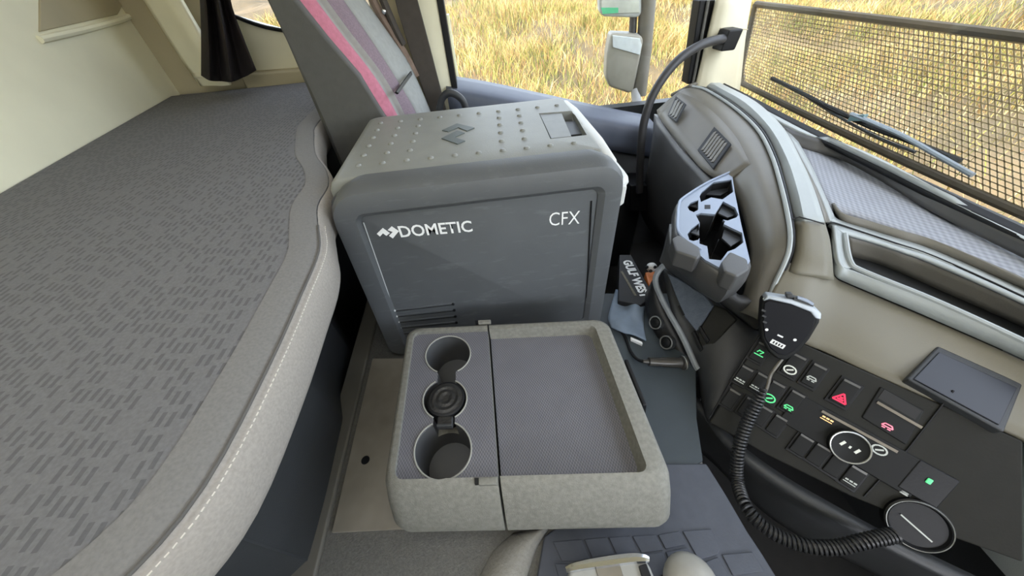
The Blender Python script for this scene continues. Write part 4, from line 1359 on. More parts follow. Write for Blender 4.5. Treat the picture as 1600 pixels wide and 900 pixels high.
# dark linings and spring flaps of the wells
slab('well_floor', [PZ(x, y, zc - 0.07) for x, y in ((1075, 332), (1130, 300), (1160, 370), (1110, 400))], (0, 0, -0.004), M_black, cup)
wl_ = mat('well_black', (20, 21, 23), 0.55)
hous.data.materials.append(wl_)
for p in hous.data.polygons:
    c = p.center
    if p.normal.z > 0.5 and c.z < zc + H - 0.03:
        p.material_index = 1
    elif abs(p.normal.z) < 0.5:
        out = (c - ctr)
        out.z = 0
        if p.normal.dot(out) < 0:
            p.material_index = 1
M_flap = mat('flap_black', (48, 50, 54), 0.45)
for q, d in (([(1131, 314), (1150, 324), (1152, 335), (1137, 340), (1122, 333)], 0.010), ([(1134, 350), (1158, 362), (1160, 374), (1142, 385), (1128, 372)], 0.010),
             ([(1100, 303), (1118, 287), (1142, 284), (1143, 296), (1126, 305)], 0.022), ([(1078, 321), (1090, 313), (1090, 324)], 0.008), ([(1079, 363), (1092, 352), (1093, 368)], 0.008)):
    slab('spring_flap', [PZ(x, y, zc - d) for x, y in q], (0, 0, -0.004), M_flap, cup, 0.001)
slab('bridge_dot', [PZ(x, y, zc + 0.0006) for x, y in ((1101, 320), (1110, 320), (1110, 326), (1101, 326))], (0, 0, -0.002), M_black, cup)
tube('plate_bead', curve_pts([PZ(x, y, zc + 0.001) for x, y in ((1143, 268), (1104, 286), (1068, 309), (1061, 319), (1059, 338), (1059, 358), (1068, 373), (1094, 391))], 4), 0.003, M_silver, cup, 8)
slab('front_stop', [PZ(x, y, zc + 0.012) for x, y in ((1050, 372), (1060, 366), (1093, 385), (1096, 398), (1090, 404), (1056, 392))], (0, 0, -0.035), M_dash_low, cup, 0.004)
slab('front_stop', [PZ(x, y, zc + 0.014) for x, y in ((1141, 392), (1168, 404), (1172, 420), (1152, 432), (1132, 424), (1128, 408))], (0, 0, -0.035), M_dash_low, cup, 0.004)

# ------------------------------------------------------------------ switch panel
swp = Plane(V(.469, .341, -.5), V(.619, .186, -.5), V(.369, .254, -.64))
panel = thing('switch_panel', 'black switch panel with rows of rocker switches below the beige dash', 'control panel', V(.5, .2, -.65))
outl = [(1196, 512), (1268, 543), (1461, 628), (1600, 690), (1600, 880), (1461, 830), (1330, 776), (1200, 712), (1108, 660), (1128, 628), (1160, 570)]
slab('panel_face', [swp.at(x, y) for x, y in outl], -swp.n * 0.02, M_panel, panel, 0.003)
e1 = (swp.at(1297, 730) - swp.at(1245, 698)).normalized()
e2 = swp.n.cross(e1).normalized()
if e2.z > 0:
    e2 = -e2
tube('panel_seam', [swp.at(1194, 514, 0.001), swp.at(1160, 566, 0.001), swp.at(1108, 654, 0.001)], 0.0016, M_black, panel, 6)
tube('panel_seam', [swp.at(1490, 610, 0.001), swp.at(1420, 700, 0.001), swp.at(1350, 776, 0.001)], 0.0014, M_black, panel, 6)


def icon(sw, c, kind, m):
    """a small printed symbol proud of the key by a hair"""
    def bar(a0, b0, a1, b1, w=0.0014):
        v, f = bar_vf(c + (e1 * a0 + e2 * b0) * 1.35, c + (e1 * a1 + e2 * b1) * 1.35, w * 1.2, 0.0006, swp.n)
        return v, f
    if kind == 'lamp':
        P_ = [bar(-.005, .003, .006, .003, .0016), bar(-.002, -.003, .004, -.003), bar(.004, -.003, .001, .001), bar(-.001, -.004, -.003, 0)]
    elif kind == 'ring':
        P_ = []
        for k in range(12):
            t0, t1 = k * math.pi / 6, (k + 1) * math.pi / 6
            P_.append(bar(.0065 * math.cos(t0), .005 * math.sin(t0), .0065 * math.cos(t1), .005 * math.sin(t1), .0018))
        P_.append(bar(-.003, .002, .003, -.002, .002))
    elif kind == 'car':
        P_ = [bar(-.005, 0, .005, 0), bar(-.003, -.003, .003, -.003), bar(-.003, -.003, -.005, 0), bar(.003, -.003, .005, 0), bar(-.004, .002, -.001, .002), bar(.001, .002, .004, .002)]
    elif kind == 'line':
        P_ = [bar(-.006, 0, .006, 0, .0018)]
    elif kind == 'word':
        P_ = [bar(-.006, .002, .006, .002, .001), bar(-.005, -.001, -.002, -.001, .002), bar(-.001, -.001, .002, -.001, .002), bar(.003, -.001, .006, -.001, .002)]
    elif kind == 'tri':
        P_ = [bar(-.0065, .0045, .0065, .0045, .002), bar(-.0065, .0045, 0, -.006, .002), bar(.0065, .0045, 0, -.006, .002), bar(-.003, .002, .003, .002, .0025), bar(-.0015, -.0005, .0015, -.0005, .0025)]
    elif kind == 'dots':
        P_ = [bar(-.008, .003, -.006, -.003, .003), bar(-.001, 0, .001, 0, .0035), bar(.006, .003, .008, -.003, .003)]
    joined('icon', P_, m, sw)


def switch(x, y, w, h, kind=None, m=None, off=0.25, rail=True):
    c = swp.at(x, y)
    rim_ = obox('switch', c, e1 * (w / 2 + 0.002), e2 * (h / 2 + 0.002), swp.n * 0.002, M_black, panel, 0.001)
    obox('key', c + swp.n * 0.002, e1 * w / 2 * 0.88, e2 * h / 2 * 0.88, swp.n * 0.003, M_switch, rim_, 0.0015)
    if rail:
        v, f = bar_vf(c - e2 * h * 0.44 - e1 * w * 0.4 + swp.n * 0.005, c - e2 * h * 0.44 + e1 * w * 0.4 + swp.n * 0.005, 0.0034, 0.0012, swp.n)
        mesh('top_rail', v, f, mat('rail_grey', (96, 96, 94), 0.35), rim_)
    if kind:
        icon(rim_, c + e2 * h * off + swp.n * 0.0052, kind, m)
    return rim_


pitch = (swp.at(1276, 709) - swp.at(1250, 694)).length
kw = pitch * 0.97                          # keys sit side by side with a hairline between them
kh = (swp.at(1228, 724) - swp.at(1246, 696)).length
switch(1186, 551, kw, kh, 'lamp', M_green, 0.0)
switch(1238, 571, kw * 1.05, kh * 1.15, 'ring', M_iconlight, 0.2)
switch(1270, 587, kw * 0.95, kh * 1.15, 'car', M_icon, 0.15)
switch(1160, 587, kw * 0.95, kh, 'word', M_icon, 0.25)
switch(1184, 598, kw * 0.9, kh, 'word', M_icon, 0.25)
switch(1207, 613, kw, kh * 1.1, 'ring', M_green, 0.28)
switch(1237, 628, kw, kh * 1.1, 'car', M_green, 0.28)
switch(1141, 623, kw * 0.95, kh)
switch(1167, 636, kw * 0.9, kh)
switch(1190, 650, kw * 0.85, kh)
switch(1212, 664, kw * 0.9, kh)
for i, (x, y) in enumerate(((1251, 695), (1277, 710), (1304, 727), (1331, 745))):
    switch(x, y, kw, kh, 'word' if i == 3 else None, M_icon, 0.2)
switch(1318, 614, kw * 1.15, kh * 1.2, 'tri', M_red, 0.2)
# control strip with rotary knob
c = swp.at(1328, 690)
cs_ = obox('control_strip', c, e1 * 0.088, e2 * 0.029, swp.n * 0.003, M_switch, panel, 0.002)
v, f = bar_vf(swp.at(1284, 642, 0.003), swp.at(1402, 706, 0.003), 0.004, 0.0016, swp.n)
mesh('strip_rail', v, f, mat('rail_pale', (120, 112, 98), 0.4), cs_)
icon(cs_, swp.at(1292, 655, 0.0033), 'word', M_amber)
icon(cs_, swp.at(1374, 703, 0.0033), 'ring', M_icon)
kb = swp.at(1324, 695)
rot = lathe('rotary_knob', kb, swp.n, [(0.026, 0), (0.0255, 0.012), (0.0235, 0.014), (0.021, 0.012), (0.002, 0.012)], M_switch, panel, 40, 50)
rgp = [kb + swp.n * 0.0137 + 0.0238 * (math.cos(t) * e1 + math.sin(t) * e2) for t in [k * 2 * math.pi / 40 for k in range(41)]]
tube('knob_ring', rgp, 0.0013, mat('ring_bright', (180, 182, 178), 0.25, metal=0.6), rot, 6, False)
icon(rot, kb + swp.n * 0.0122, 'dots', M_iconlight)
# small drawer and lit switch on the right
q = [(1350, 655), (1378, 606), (1442, 640), (1413, 700)]
ds = slab('side_module', [swp.at(x, y, 0.002) for x, y in ((1346, 652), (1376, 604), (1446, 642), (1416, 696))], -swp.n * 0.01, M_switch, panel, 0.002)
slab('module_slot', [swp.at(x, y, 0.0026) for x, y in ((1372, 622), (1382, 608), (1440, 642), (1430, 656))], -swp.n * 0.003, mat('slot_black', (10, 10, 10), 0.6), ds)
v, f = bar_vf(swp.at(1370, 628, 0.002), swp.at(1440, 668, 0.002), 0.004, 0.0016, swp.n)
mesh('module_rail', v, f, mat('rail_pale', (120, 112, 98), 0.4), ds)
icon(ds, swp.at(1386, 667, 0.0024), 'car', M_pink)

# lit knob and round dial at the lower right
dial = thing('round_dial', 'round black dial with pale rim at the lower right of the dash', 'dial', swp.at(1440, 820))
dc = swp.at(1432, 818)
lathe('dial_body', dc - swp.n * 0.01, swp.n, [(0.036, 0), (0.036, 0.016), (0.032, 0.018), (0.030, 0.014)], M_black, dial, 40, 40)
rgp = [dc + swp.n * 0.008 + 0.034 * (math.cos(t) * e1 + math.sin(t) * e2) for t in [k * 2 * math.pi / 48 for k in range(49)]]
tube('dial_rim', rgp, 0.0009, mat('ring_dim', (110, 112, 108), 0.35, metal=0.6), dial, 6, False)
v, f = bar_vf(dc - e1 * 0.02 + swp.n * 0.005, dc + e1 * 0.02 + e2 * 0.01 + swp.n * 0.005, 0.002, 0.001, swp.n)
mesh('dial_pointer', v, f, M_icon, dial)
ind = thing('indicator_button', 'small black button with a green light at the right edge of the switch panel', 'button', swp.at(1450, 760))
obox('surround', swp.at(1448, 755), e1 * 0.022, e2 * 0.026, swp.n * 0.004, M_black, ind, 0.002)
obox('green_light', swp.at(1452, 752, 0.005), e1 * 0.003, e2 * 0.004, swp.n * 0.001, M_green, ind, 0.001)
obox('white_mark', swp.at(1413, 770, 0.002), e1 * 0.005, e2 * 0.003, swp.n * 0.001, M_icon, ind, 0.001)

# ------------------------------------------------------------------ radio handset with coiled cord
mic = thing('radio_handset', 'black two-way radio handset with white printed marks hanging in front of the switch panel', 'radio', swp.at(1230, 520, 0.03))
mpnts = [(1190, 470), (1198, 464), (1235, 470), (1272, 484), (1282, 494), (1281, 505), (1266, 530), (1248, 552), (1229, 564), (1214, 562), (1200, 550), (1189, 530), (1187, 505)]
MP = Plane(swp.at(1230, 520, 0.045), swp.at(1260, 520, 0.045) - Vector((0, 0, 0)), swp.at(1230, 480, 0.060))
body = slab('handset_body', [MP.at(x, y, 0) for x, y in mpnts], -MP.n * 0.028, M_switch, mic, 0.006, 3)
face = [(1194, 474), (1200, 470), (1236, 476), (1268, 489), (1274, 498), (1272, 508), (1258, 530), (1242, 548), (1228, 556), (1216, 554), (1204, 544), (1195, 528), (1192, 505)]
slab('face_plate', [MP.at(x, y, 0.0022) for x, y in face], -MP.n * 0.004, mat('handset_face', (18, 19, 24), 0.55, var=0.06, spec=0.2), mic, 0.0015)
tband = [(1192, 471), (1199, 462), (1237, 468), (1274, 481), (1284, 490), (1283, 500), (1274, 498), (1266, 488), (1236, 476), (1202, 468)]
slab('top_band', [MP.at(x, y, 0.003) for x, y in tband], -MP.n * 0.028, mat('handset_band', (168, 176, 184), 0.35, metal=0.3), mic, 0.002)
for q in ([(1240, 464), (1256, 467), (1272, 474), (1271, 481), (1256, 475), (1240, 470)], [(1229, 459), (1239, 459), (1240, 466), (1229, 466)]):
    slab('top_button', [MP.at(x, y, 0.001) for x, y in q], -MP.n * 0.014, M_dash_dark, mic, 0.0012)
slab('button_cap', [MP.at(x, y, 0.003) for x, y in ((1246, 463), (1262, 468), (1273, 475), (1270, 478), (1258, 472), (1245, 467))], -MP.n * 0.005, M_silver, mic, 0.001)
for x, y in ((1198, 515), (1242, 531)):
    lathe('white_dot', MP.at(x, y, 0.0022), MP.n, [(0.0024, 0), (0.0024, 0.0006)], M_white, mic, 10)
m1 = (MP.at(1228, 544) - MP.at(1203, 532)).normalized()
m2 = MP.n.cross(m1)
if m2.z < 0:
    m2 = -m2
c = MP.at(1215, 537.5, 0.0022)
obox('maker_badge', c, m1 * 0.0105, m2 * 0.0040, MP.n * 0.0006, M_white, mic, 0.0004)
for k in range(4):
    obox('badge_letter', c + m1 * (-0.0062 + 0.0042 * k), m1 * 0.0010, m2 * 0.0022, MP.n * 0.0010, M_black, mic)
c = MP.at(1219, 525, 0.0022)
obox('small_mark', c, m1 * 0.0042, m2 * 0.0013, MP.n * 0.0005, M_white, mic)
for k in range(3):
    a = MP.at(1193 + k * 1, 485 + 9 * k, 0.0015)
    obox('side_grip', a, m1 * 0.003, m2 * 0.0016, MP.n * 0.0015, M_dash_dark, mic)
lathe('hang_stud', MP.at(1195, 467, -0.006), MP.n, [(0.003, 0), (0.003, 0.003), (0.0015, 0.004)], M_icon, mic, 10)
# cord: straight lead then coils
lead = [MP.at(1222, 561, -0.014), swp.at(1212, 574, 0.024), swp.at(1204, 586, 0.020), swp.at(1199, 604, 0.020), swp.at(1192, 620, 0.024)]
tube('cord_lead', curve_pts(lead, 5), 0.0026, M_dash_pod, mic, 8)
cp = [swp.at(1193, 608, 0.026), swp.at(1180, 634, 0.026), swp.at(1164, 668, 0.026), swp.at(1153, 708, 0.026), swp.at(1152, 750, 0.026), PZ(1164, 788, -.66), PZ(1190, 820, -.66), PZ(1226, 842, -.66), PZ(1268, 854, -.655), PZ(1310, 855, -.65), PZ(1350, 846, -.64), PZ(1400, 835, -.64)]
axis_ = curve_pts(cp, 40)
Ls = [0.0]
for i in range(1, len(axis_)):
    Ls.append(Ls[-1] + (axis_[i] - axis_[i - 1]).length)
tot = Ls[-1]
turns = int(tot / 0.0060)
N = turns * 12
hel = []
nx = Vector((0, 0, 1)).cross(axis_[1] - axis_[0]).normalized()
j = 0
for i in range(N + 1):
    s = tot * i / N
    while j < len(Ls) - 2 and Ls[j + 1] < s:
        j += 1
    p = axis_[j].lerp(axis_[j + 1], (s - Ls[j]) / max(1e-9, Ls[j + 1] - Ls[j]))
    t = (axis_[min(j + 2, len(axis_) - 1)] - axis_[max(j - 1, 0)]).normalized()
    nx = (nx - t * nx.dot(t)).normalized()
    ny = t.cross(nx)
    a = 2 * math.pi * i / 12
    rr_ = 0.0085 * min(1, 0.4 + i / 60)
    hel.append(p + nx * (rr_ * math.cos(a)) + ny * (rr_ * math.sin(a)))
tube('coiled_cord', hel, 0.0023, mat('cord_black', (40, 41, 42), 0.4, var=0.1), mic, 5)

# ------------------------------------------------------------------ plug and small things by the tunnel
plug = thing('power_plug', 'black round power plug pushed into a socket at the dash end', 'plug', ef.at(1062, 567))
pa, pb_ = PZ(1068, 567, -.648), PZ(1013, 565, -.640)
lathe('plug_body', pb_, pa - pb_, [(0.004, -0.012), (0.0055, 0.0), (0.009, 0.001), (0.0095, 0.028), (0.0105, 0.030), (0.0105, (pa - pb_).length - 0.006), (0.015, (pa - pb_).length - 0.004), (0.015, (pa - pb_).length + 0.004)], mat('plug_dark', (70, 68, 64), 0.3, metal=0.3), plug, 24)
tube('plug_ring', [pa + 0.0148 * (math.cos(t) * Vector((0, 1, 0)) + math.sin(t) * Vector((0, 0, 1))) for t in [k * 2 * math.pi / 24 for k in range(25)]], 0.0012, mat('ring_grey', (150, 152, 150), 0.3, metal=0.5), plug, 6, False)
tube('plug_cord', curve_pts([PZ(1005, 565, -.642), PZ(994, 560, -.646), PZ(985, 548, -.652), PZ(980, 535, -.654), PZ(974, 522, -.654), PZ(962, 512, -.654)], 5), 0.0035, M_black, plug, 8)
tab = tag(obox('white_tag', PZ(994, 534, tz + 0.006), (PZ(1004, 538, tz) - PZ(986, 530, tz)) * 0.5, Vector((0.001, 0.0035, 0)), Vector((0, 0, 0.005)), M_white, None, 0.0008), 'small white tag strip lying on the blue cloth beside the tray', 'tag')
# blue grey cloth
cl_rows = []
for (row, zz) in (([(962, 452), (980, 455), (998, 460), (1010, 468)], (.018, .026, .022, .012)), ([(956, 474), (976, 478), (992, 482), (1006, 492)], (.024, .014, .03, .012)),
                  ([(950, 496), (972, 502), (988, 500), (1006, 512)], (.020, .026, .014, .012)), ([(955, 512), (974, 520), (990, 522), (1010, 532)], (.012, .016, .018, .008))):
    cl_rows.append([PZ(x, y, tz + z) for (x, y), z in zip(row, zz)])
cloth = tag(patch('folded_cloth', cl_rows, M_cloth_blue, None, 5, 5, 0.004), 'crumpled blue grey cloth lying between the fridge and the dash end', 'cloth')
# black box with printed words
bx = thing('printed_box', 'black box printed with white words lying beside the fridge', 'box', PZ(990, 440, tz))
bq = [PZ(968, 398, tz + 0.03), PZ(986, 398, tz + 0.03), PZ(1022, 462, tz + 0.03), PZ(1002, 476, tz + 0.03), PZ(966, 470, tz + 0.03)]
slab('carton', bq, (0, 0, -0.03), mat('carton_black', (12, 12, 13), 0.6), bx, 0.002)
t0, t1 = PZ(972, 408, tz + 0.03), PZ(1001, 466, tz + 0.03)
tu = Vector((0, 0, 1)).cross(t1 - t0)
text('print', 'GULF WEST', t0, t1, tu, (PZ(1014, 463, tz + .03) - PZ(1006, 469, tz + .03)).length * 1.25, M_white, bx, 0.045)
t0, t1 = PZ(971, 424, tz + 0.03), PZ(993, 462, tz + 0.03)
v, f = bar_vf(t0, t1, 0.006, 0.0008, Vector((0, 0, 1)))
mesh('faded_line', v, f, mat('faded_print', (92, 88, 70), 0.6, var=0.3, scale=200), bx)
# orange packet with black and white blotched top
pk = thing('orange_packet', 'small orange packet with white and black blotched top beside the black box', 'packet', PZ(1022, 440, tz))
slab('packet', [PZ(x, y, tz + 0.03) for x, y in ((1008, 425), (1026, 424), (1024, 446), (1016, 452))], (0, 0, -0.03), M_orange, pk, 0.003)
hd = lathe('blotched_cap', PZ(1017, 420, tz + 0.02), (0.1, -0.3, 1), [(0.006, -0.004), (0.013, 0), (0.015, 0.008), (0.011, 0.015), (0.004, 0.018)], M_white, pk, 20, 80)
for x, y in ((1011, 417), (1024, 417), (1017, 423)):
    lathe('blotch', PZ(x, y, tz + 0.042), (0, -0.4, 1), [(0.004, -0.004), (0.0045, 0), (0.002, 0.0012)], M_black, hd, 10, 80)
ring = [PZ(1040, 413, tz + 0.05) + 0.012 * (math.cos(t) * Vector((0.8, 0.5, 0)) + 1.1 * math.sin(t) * Vector((0, 0.3, 1))) for t in [k * 2 * math.pi / 20 for k in range(21)]]
tag(tube('white_loop', ring, 0.0018, M_white, None, 6, False), 'thin white loop standing behind the pale edge strip of the dash', 'loop')

# grab handle on the A pillar
grab = thing('grab_handle', 'black curved grab handle tube rising from the door sill to the windscreen pillar', 'handle', PY(1000, 290, 1.16))
tube('handle_tube', curve_pts([PY(1140, 61, 1.27), PY(1118, 63, 1.245), PY(1092, 72, 1.22), PY(1062, 92, 1.20), PY(1036, 122, 1.18), PY(1016, 158, 1.17), PY(1005, 198, 1.165), PY(1001, 240, 1.16), PY(999, 300, 1.16)], 6), 0.0135, mat('grab_rubber', (52, 52, 54), 0.5), grab, 14)
obox('bracket', PY(1136, 61, 1.275), Vector((0.024, 0, 0)), Vector((0, 0.03, 0)), Vector((0.004, 0, 0.028)), M_black, grab, 0.005)
slab('foot', [PY(985, 290, 1.18), PY(1012, 290, 1.18), PY(1012, 330, 1.18), PY(985, 330, 1.18)], (0, 0.12, 0), M_black, grab, 0.005)

# ------------------------------------------------------------------ outside: mirrors, wiper, bug screen
mir = thing('side_mirrors', 'pair of truck side mirrors on a dark arm outside the passenger window', 'mirror', PY(1000, 200, 1.75))
M_mirror = mat('mirror_face', (190, 196, 200), 0.05, metal=1.0, var=0.02)


def mirror(name, q, y, th, m):
    return slab(name, [PY(a, b, y) for a, b in q], (0.02, th, 0), m, mir, 0.012)


mirror('upper_housing', [(934, -70), (1002, -70), (1003, 22), (996, 28), (944, 26), (936, 20)], 1.78, 0.09, mat('mirror_shell', (176, 182, 182), 0.5))
slab('upper_glass', [PY(a, b, 1.775) for a, b in ((938, -66), (998, -66), (999, 20), (940, 22))], (0.0, 0.003, 0), mat('mirror_haze', (196, 202, 198), 0.25, metal=0.6), mir, 0.002)
slab('green_strip', [PY(a, b, 1.772) for a, b in ((939, 12), (966, 12), (966, 20), (942, 22))], (0, 0.002, 0), mat('mirror_green', (70, 190, 140), 0.4), mir)
mirror('lower_housing', [(954, 52), (1000, 54), (1006, 62), (1002, 84), (990, 143), (982, 146), (952, 136), (946, 122), (948, 84)], 1.75, 0.10, mat('mirror_shell_grey', (150, 148, 138), 0.5, var=0.15, scale=10))
slab('lower_glass', [PY(a, b, 1.745) for a, b in ((957, 55), (1000, 60), (1003, 70), (1000, 86), (958, 74))], (0, 0.003, 0), mat('mirror_sky_white', (226, 236, 242), 0.3, metal=0.2), mir, 0.002)  # white base colour stands in for the sky reflected here
tube('mirror_arm', [PY(1012, -80, 1.80), PY(1012, 0, 1.80), PY(1006, 80, 1.79), PY(998, 150, 1.76)], 0.034, M_dash_pod, mir, 12)
tube('arm_link', [PY(990, 20, 1.82), PY(988, 60, 1.80)], 0.016, M_dash_dark, mir, 10)
tube('arm_foot', [PY(992, 140, 1.76), PY(996, 165, 1.72), PY(1008, 215, 1.60)], [0.02, 0.022, 0.03], mat('arm_foot_grey', (158, 160, 162), 0.5), mir, 12)

bug = thing('bug_screen', 'woven insect mesh screen in a dark frame across the outside of the windscreen', 'screen', PX(1300, 180, 1.04))
xs_ = 1.05
TL_, BL_ = PX(1181, 6, xs_), PX(1156, 128, xs_)
TR_, BR_ = PX(1458, 40, xs_), PX(1458, 262, xs_)
dv_t, dv_b = (TR_ - TL_), (BR_ - BL_)
TR_ = TL_ + dv_t * 1.9
BR_ = BL_ + dv_b * 1.9


def bugp(u, v):
    p = TL_.lerp(TR_, u).lerp(BL_.lerp(BR_, u), v)
    # the lower frame bows a little
    p.z += -0.02 * math.sin(math.pi * min(1, u * 1.05)) * v * 0.6
    return p


M_wire = mat('mesh_cord', (176, 156, 120), 0.7, var=0.15, scale=30)
wires = []
nu, nv = 104, 26
for i in range(nu + 1):
    for k in range(2):
        wires.append(bar_vf(bugp(i / nu, k / 2), bugp(i / nu, (k + 1) / 2), 0.0024, 0.001, Vector((-1, 0, 0))))
for j in range(nv + 1):
    for k in range(10):
        wires.append(bar_vf(bugp(k / 10, j / nv), bugp((k + 1) / 10, j / nv), 0.0024, 0.001, Vector((-1, 0, 0))))
o = joined('mesh_weave', wires, M_wire, bug)
o['kind'] = 'stuff'
M_frame = mat('mesh_frame', (84, 76, 62), 0.7, var=0.1)
tube('frame_top', [bugp(t / 10, 0) for t in range(11)], 0.009, M_frame, bug, 8)
tube('frame_bottom', [bugp(t / 10, 1.0) for t in range(11)], 0.010, M_frame, bug, 8)
tube('frame_side', curve_pts([bugp(0, 0), bugp(-0.002, 0.3), bugp(-0.002, 0.8), bugp(0.012, 1.0)], 4), 0.010, M_frame, bug, 8)

wip = thing('windscreen_wiper', 'black windscreen wiper with pale arm lying across the insect mesh', 'wiper', PX(1300, 200, 1.02))
wx = 1.015
tube('blade', curve_pts([PX(1206, 122, wx), PX(1250, 144, wx), PX(1300, 170, wx), PX(1360, 198, wx), PX(1420, 220, wx), PX(1500, 252, wx)], 5), 0.006, M_black, wip, 8)
tube('arm', curve_pts([PX(1330, 178, wx - .012), PX(1370, 194, wx - .012), PX(1410, 212, wx - .012), PX(1460, 240, wx - .012), PX(1520, 274, wx - .012)], 5), 0.0055, mat('wiper_arm', (150, 160, 172), 0.35, metal=0.3), wip, 8)
tube('carrier', curve_pts([PX(1262, 152, wx), PX(1310, 182, wx), PX(1370, 214, wx), PX(1430, 238, wx)], 5), 0.0035, M_dash_dark, wip, 6)
obox('clip', PX(1340, 184, wx - .01), Vector((0.006, 0, 0)), Vector((0, 0.018, -0.006)), Vector((0, 0, 0.008)), mat('clip_blue', (120, 150, 160), 0.4), wip, 0.001)

# ------------------------------------------------------------------ outside ground and dry grass
def terr(x, y):
    d = np.maximum(0, np.maximum(y - 2.0, (x - 1.6)))
    h = -2.45 + 2.65 * (1 - np.exp(-d / 7.0))
    return h + 0.10 * np.sin(x * 1.7 + 1) * np.cos(y * 1.3) + 0.05 * np.sin(x * 4.1 + y * 3.3)


gx = np.linspace(-26, 30, 113)
gy = np.linspace(-26, 30, 113)
GX, GY = np.meshgrid(gx, gy)
GZ = terr(GX, GY)
w_ = len(gx)
gv = np.stack([GX.ravel(), GY.ravel(), GZ.ravel() + H], 1)
gf = [(i * w_ + j, i * w_ + j + 1, (i + 1) * w_ + j + 1, (i + 1) * w_ + j) for i in range(w_ - 1) for j in range(w_ - 1)]


def grass_mat(name, ramp, scale):
    m = bpy.data.materials.new(name)
    m.use_nodes = True
    n = m.node_tree.nodes
    l = m.node_tree.links
    b = n['Principled BSDF']
    b.inputs['Roughness'].default_value = 0.8
    b.inputs['Specular IOR Level'].default_value = 0.2
    g = n.new('ShaderNodeNewGeometry')
    n1 = n.new('ShaderNodeTexNoise')
    n1.inputs['Scale'].default_value = scale
    n1.inputs['Detail'].default_value = 4
    l.new(g.outputs['Position'], n1.inputs['Vector'])
    at = n.new('ShaderNodeAttribute')
    at.attribute_name = 'tint'
    ad = n.new('ShaderNodeMath')
    ad.operation = 'MULTIPLY_ADD'
    ad.inputs[1].default_value = 0.45
    l.new(at.outputs['Fac'], ad.inputs[0])
    sb = n.new('ShaderNodeMath')
    sb.operation = 'SUBTRACT'
    sb.inputs[1].default_value = 0.22
    l.new(n1.outputs['Fac'], sb.inputs[0])
    l.new(sb.outputs[0], ad.inputs[2])
    r = n.new('ShaderNodeValToRGB')
    cr_ = r.color_ramp
    while len(cr_.elements) < len(ramp):
        cr_.elements.new(0.5)
    for e, (p, c) in zip(cr_.elements, ramp):
        e.position = p
        e.color = srgb(*c)
    l.new(ad.outputs[0], r.inputs['Fac'])
    l.new(r.outputs['Color'], b.inputs['Base Color'])
    return m


ramp = [(0.14, (56, 68, 34)), (0.30, (104, 114, 54)), (0.43, (144, 138, 72)), (0.53, (150, 112, 74)), (0.66, (158, 142, 92)), (0.86, (186, 174, 134))]
ground = struct(mesh('ground', gv, gf, grass_mat('dry_ground', [(0.1, (66, 60, 46)), (0.35, (90, 78, 58)), (0.6, (116, 100, 74)), (0.9, (134, 118, 90))], 1.1), None, True))
NB = 150000
# blades where the windows look out: passenger side bank and ahead of the truck
n1 = int(NB * 0.5)
bxy = np.concatenate([
    np.stack([rng.uniform(-4.5, 7.0, n1), rng.uniform(2.6, 10.0, n1)], 1),
    np.stack([2.0 + 14.0 * rng.uniform(0, 1, NB - n1) ** 1.3, rng.uniform(-2.5, 12.0, NB - n1)], 1)])
x, y = bxy[:, 0], bxy[:, 1]
clump = np.sin(x * 2.3 + 1.3 * np.sin(y * 1.9)) + np.cos(y * 2.7 + 1.1 * np.sin(x * 2.2))
keep = rng.uniform(-3.0, 0.8, NB) < clump
bare = ((x - 4.8) ** 2 / 1.6 + (y - 1.6) ** 2 / 2.2) < 1.0
keep &= ~(bare & (rng.uniform(0, 1, NB) < 0.85))
x, y, clump = x[keep], y[keep], clump[keep]
nb = len(x)
z0 = terr(x, y)
hgt = rng.uniform(0.08, 0.34, nb) * (0.75 + 0.2 * clump)
hgt = np.clip(hgt, 0.08, 0.6)
ang = rng.uniform(0, 2 * np.pi, nb)
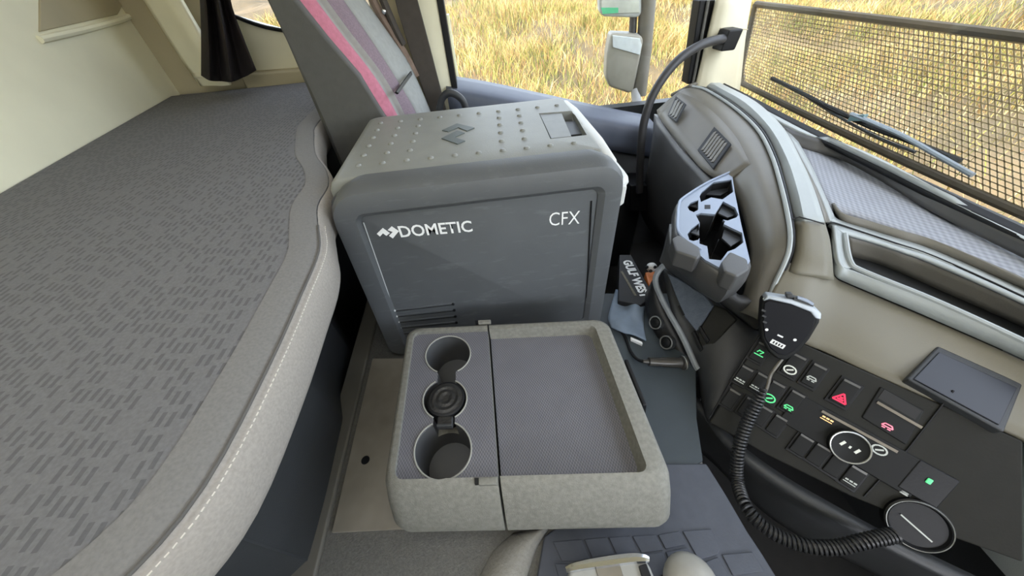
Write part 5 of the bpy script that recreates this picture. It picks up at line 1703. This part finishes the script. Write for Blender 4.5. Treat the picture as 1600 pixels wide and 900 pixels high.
lean = rng.uniform(0.2, 1.2, nb) * hgt
la = rng.uniform(0, 2 * np.pi, nb)
wd = rng.uniform(0.004, 0.012, nb)
dx, dy = np.cos(ang) * wd / 2, np.sin(ang) * wd / 2
lx, ly = np.cos(la) * lean, np.sin(la) * lean
vb = np.zeros((nb, 5, 3))
vb[:, 0] = np.stack([x - dx, y - dy, z0 - 0.02], 1)
vb[:, 1] = np.stack([x + dx, y + dy, z0 - 0.02], 1)
vb[:, 2] = np.stack([x + dx * 0.8 + lx * 0.35, y + dy * 0.8 + ly * 0.35, z0 + hgt * 0.6], 1)
vb[:, 3] = np.stack([x - dx * 0.8 + lx * 0.35, y - dy * 0.8 + ly * 0.35, z0 + hgt * 0.6], 1)
vb[:, 4] = np.stack([x + lx, y + ly, z0 + hgt], 1)
vb[:, :, 2] += H
me = bpy.data.meshes.new('grass')
me.vertices.add(nb * 5)
me.vertices.foreach_set('co', vb.reshape(-1))
me.loops.add(nb * 7)
me.polygons.add(nb * 2)
base_i = np.arange(nb)[:, None] * 5
lp_ = (base_i + np.array([[0, 1, 2, 3, 3, 2, 4]])).reshape(-1)
me.loops.foreach_set('vertex_index', lp_)
ls_ = (np.arange(nb)[:, None] * 7 + np.array([[0, 4]])).reshape(-1)
me.polygons.foreach_set('loop_start', ls_)
me.update(calc_edges=True)
at = me.attributes.new('tint', 'FLOAT', 'POINT')
at.data.foreach_set('value', np.repeat(rng.uniform(0, 1, nb), 5))
me.materials.append(grass_mat('dry_grass', ramp, 1.6))
go = bpy.data.objects.new('grass', me)
COL.objects.link(go)
go['kind'] = 'stuff'
tag(go, 'tall dry yellow green grass on the bank outside the windows', 'grass')
rock = tag(lathe('pale_rock', Vector((4.6, 0.75, terr(np.array([4.6]), np.array([0.75]))[0] + H - 0.05)), (0.1, 0, 1), [(0.12, 0), (0.16, 0.06), (0.12, 0.14), (0.04, 0.18)], mat('rock_pale', (214, 208, 214), 0.8, var=0.1), None, 9, 20), 'pale rock in the grass seen through the insect mesh', 'rock')
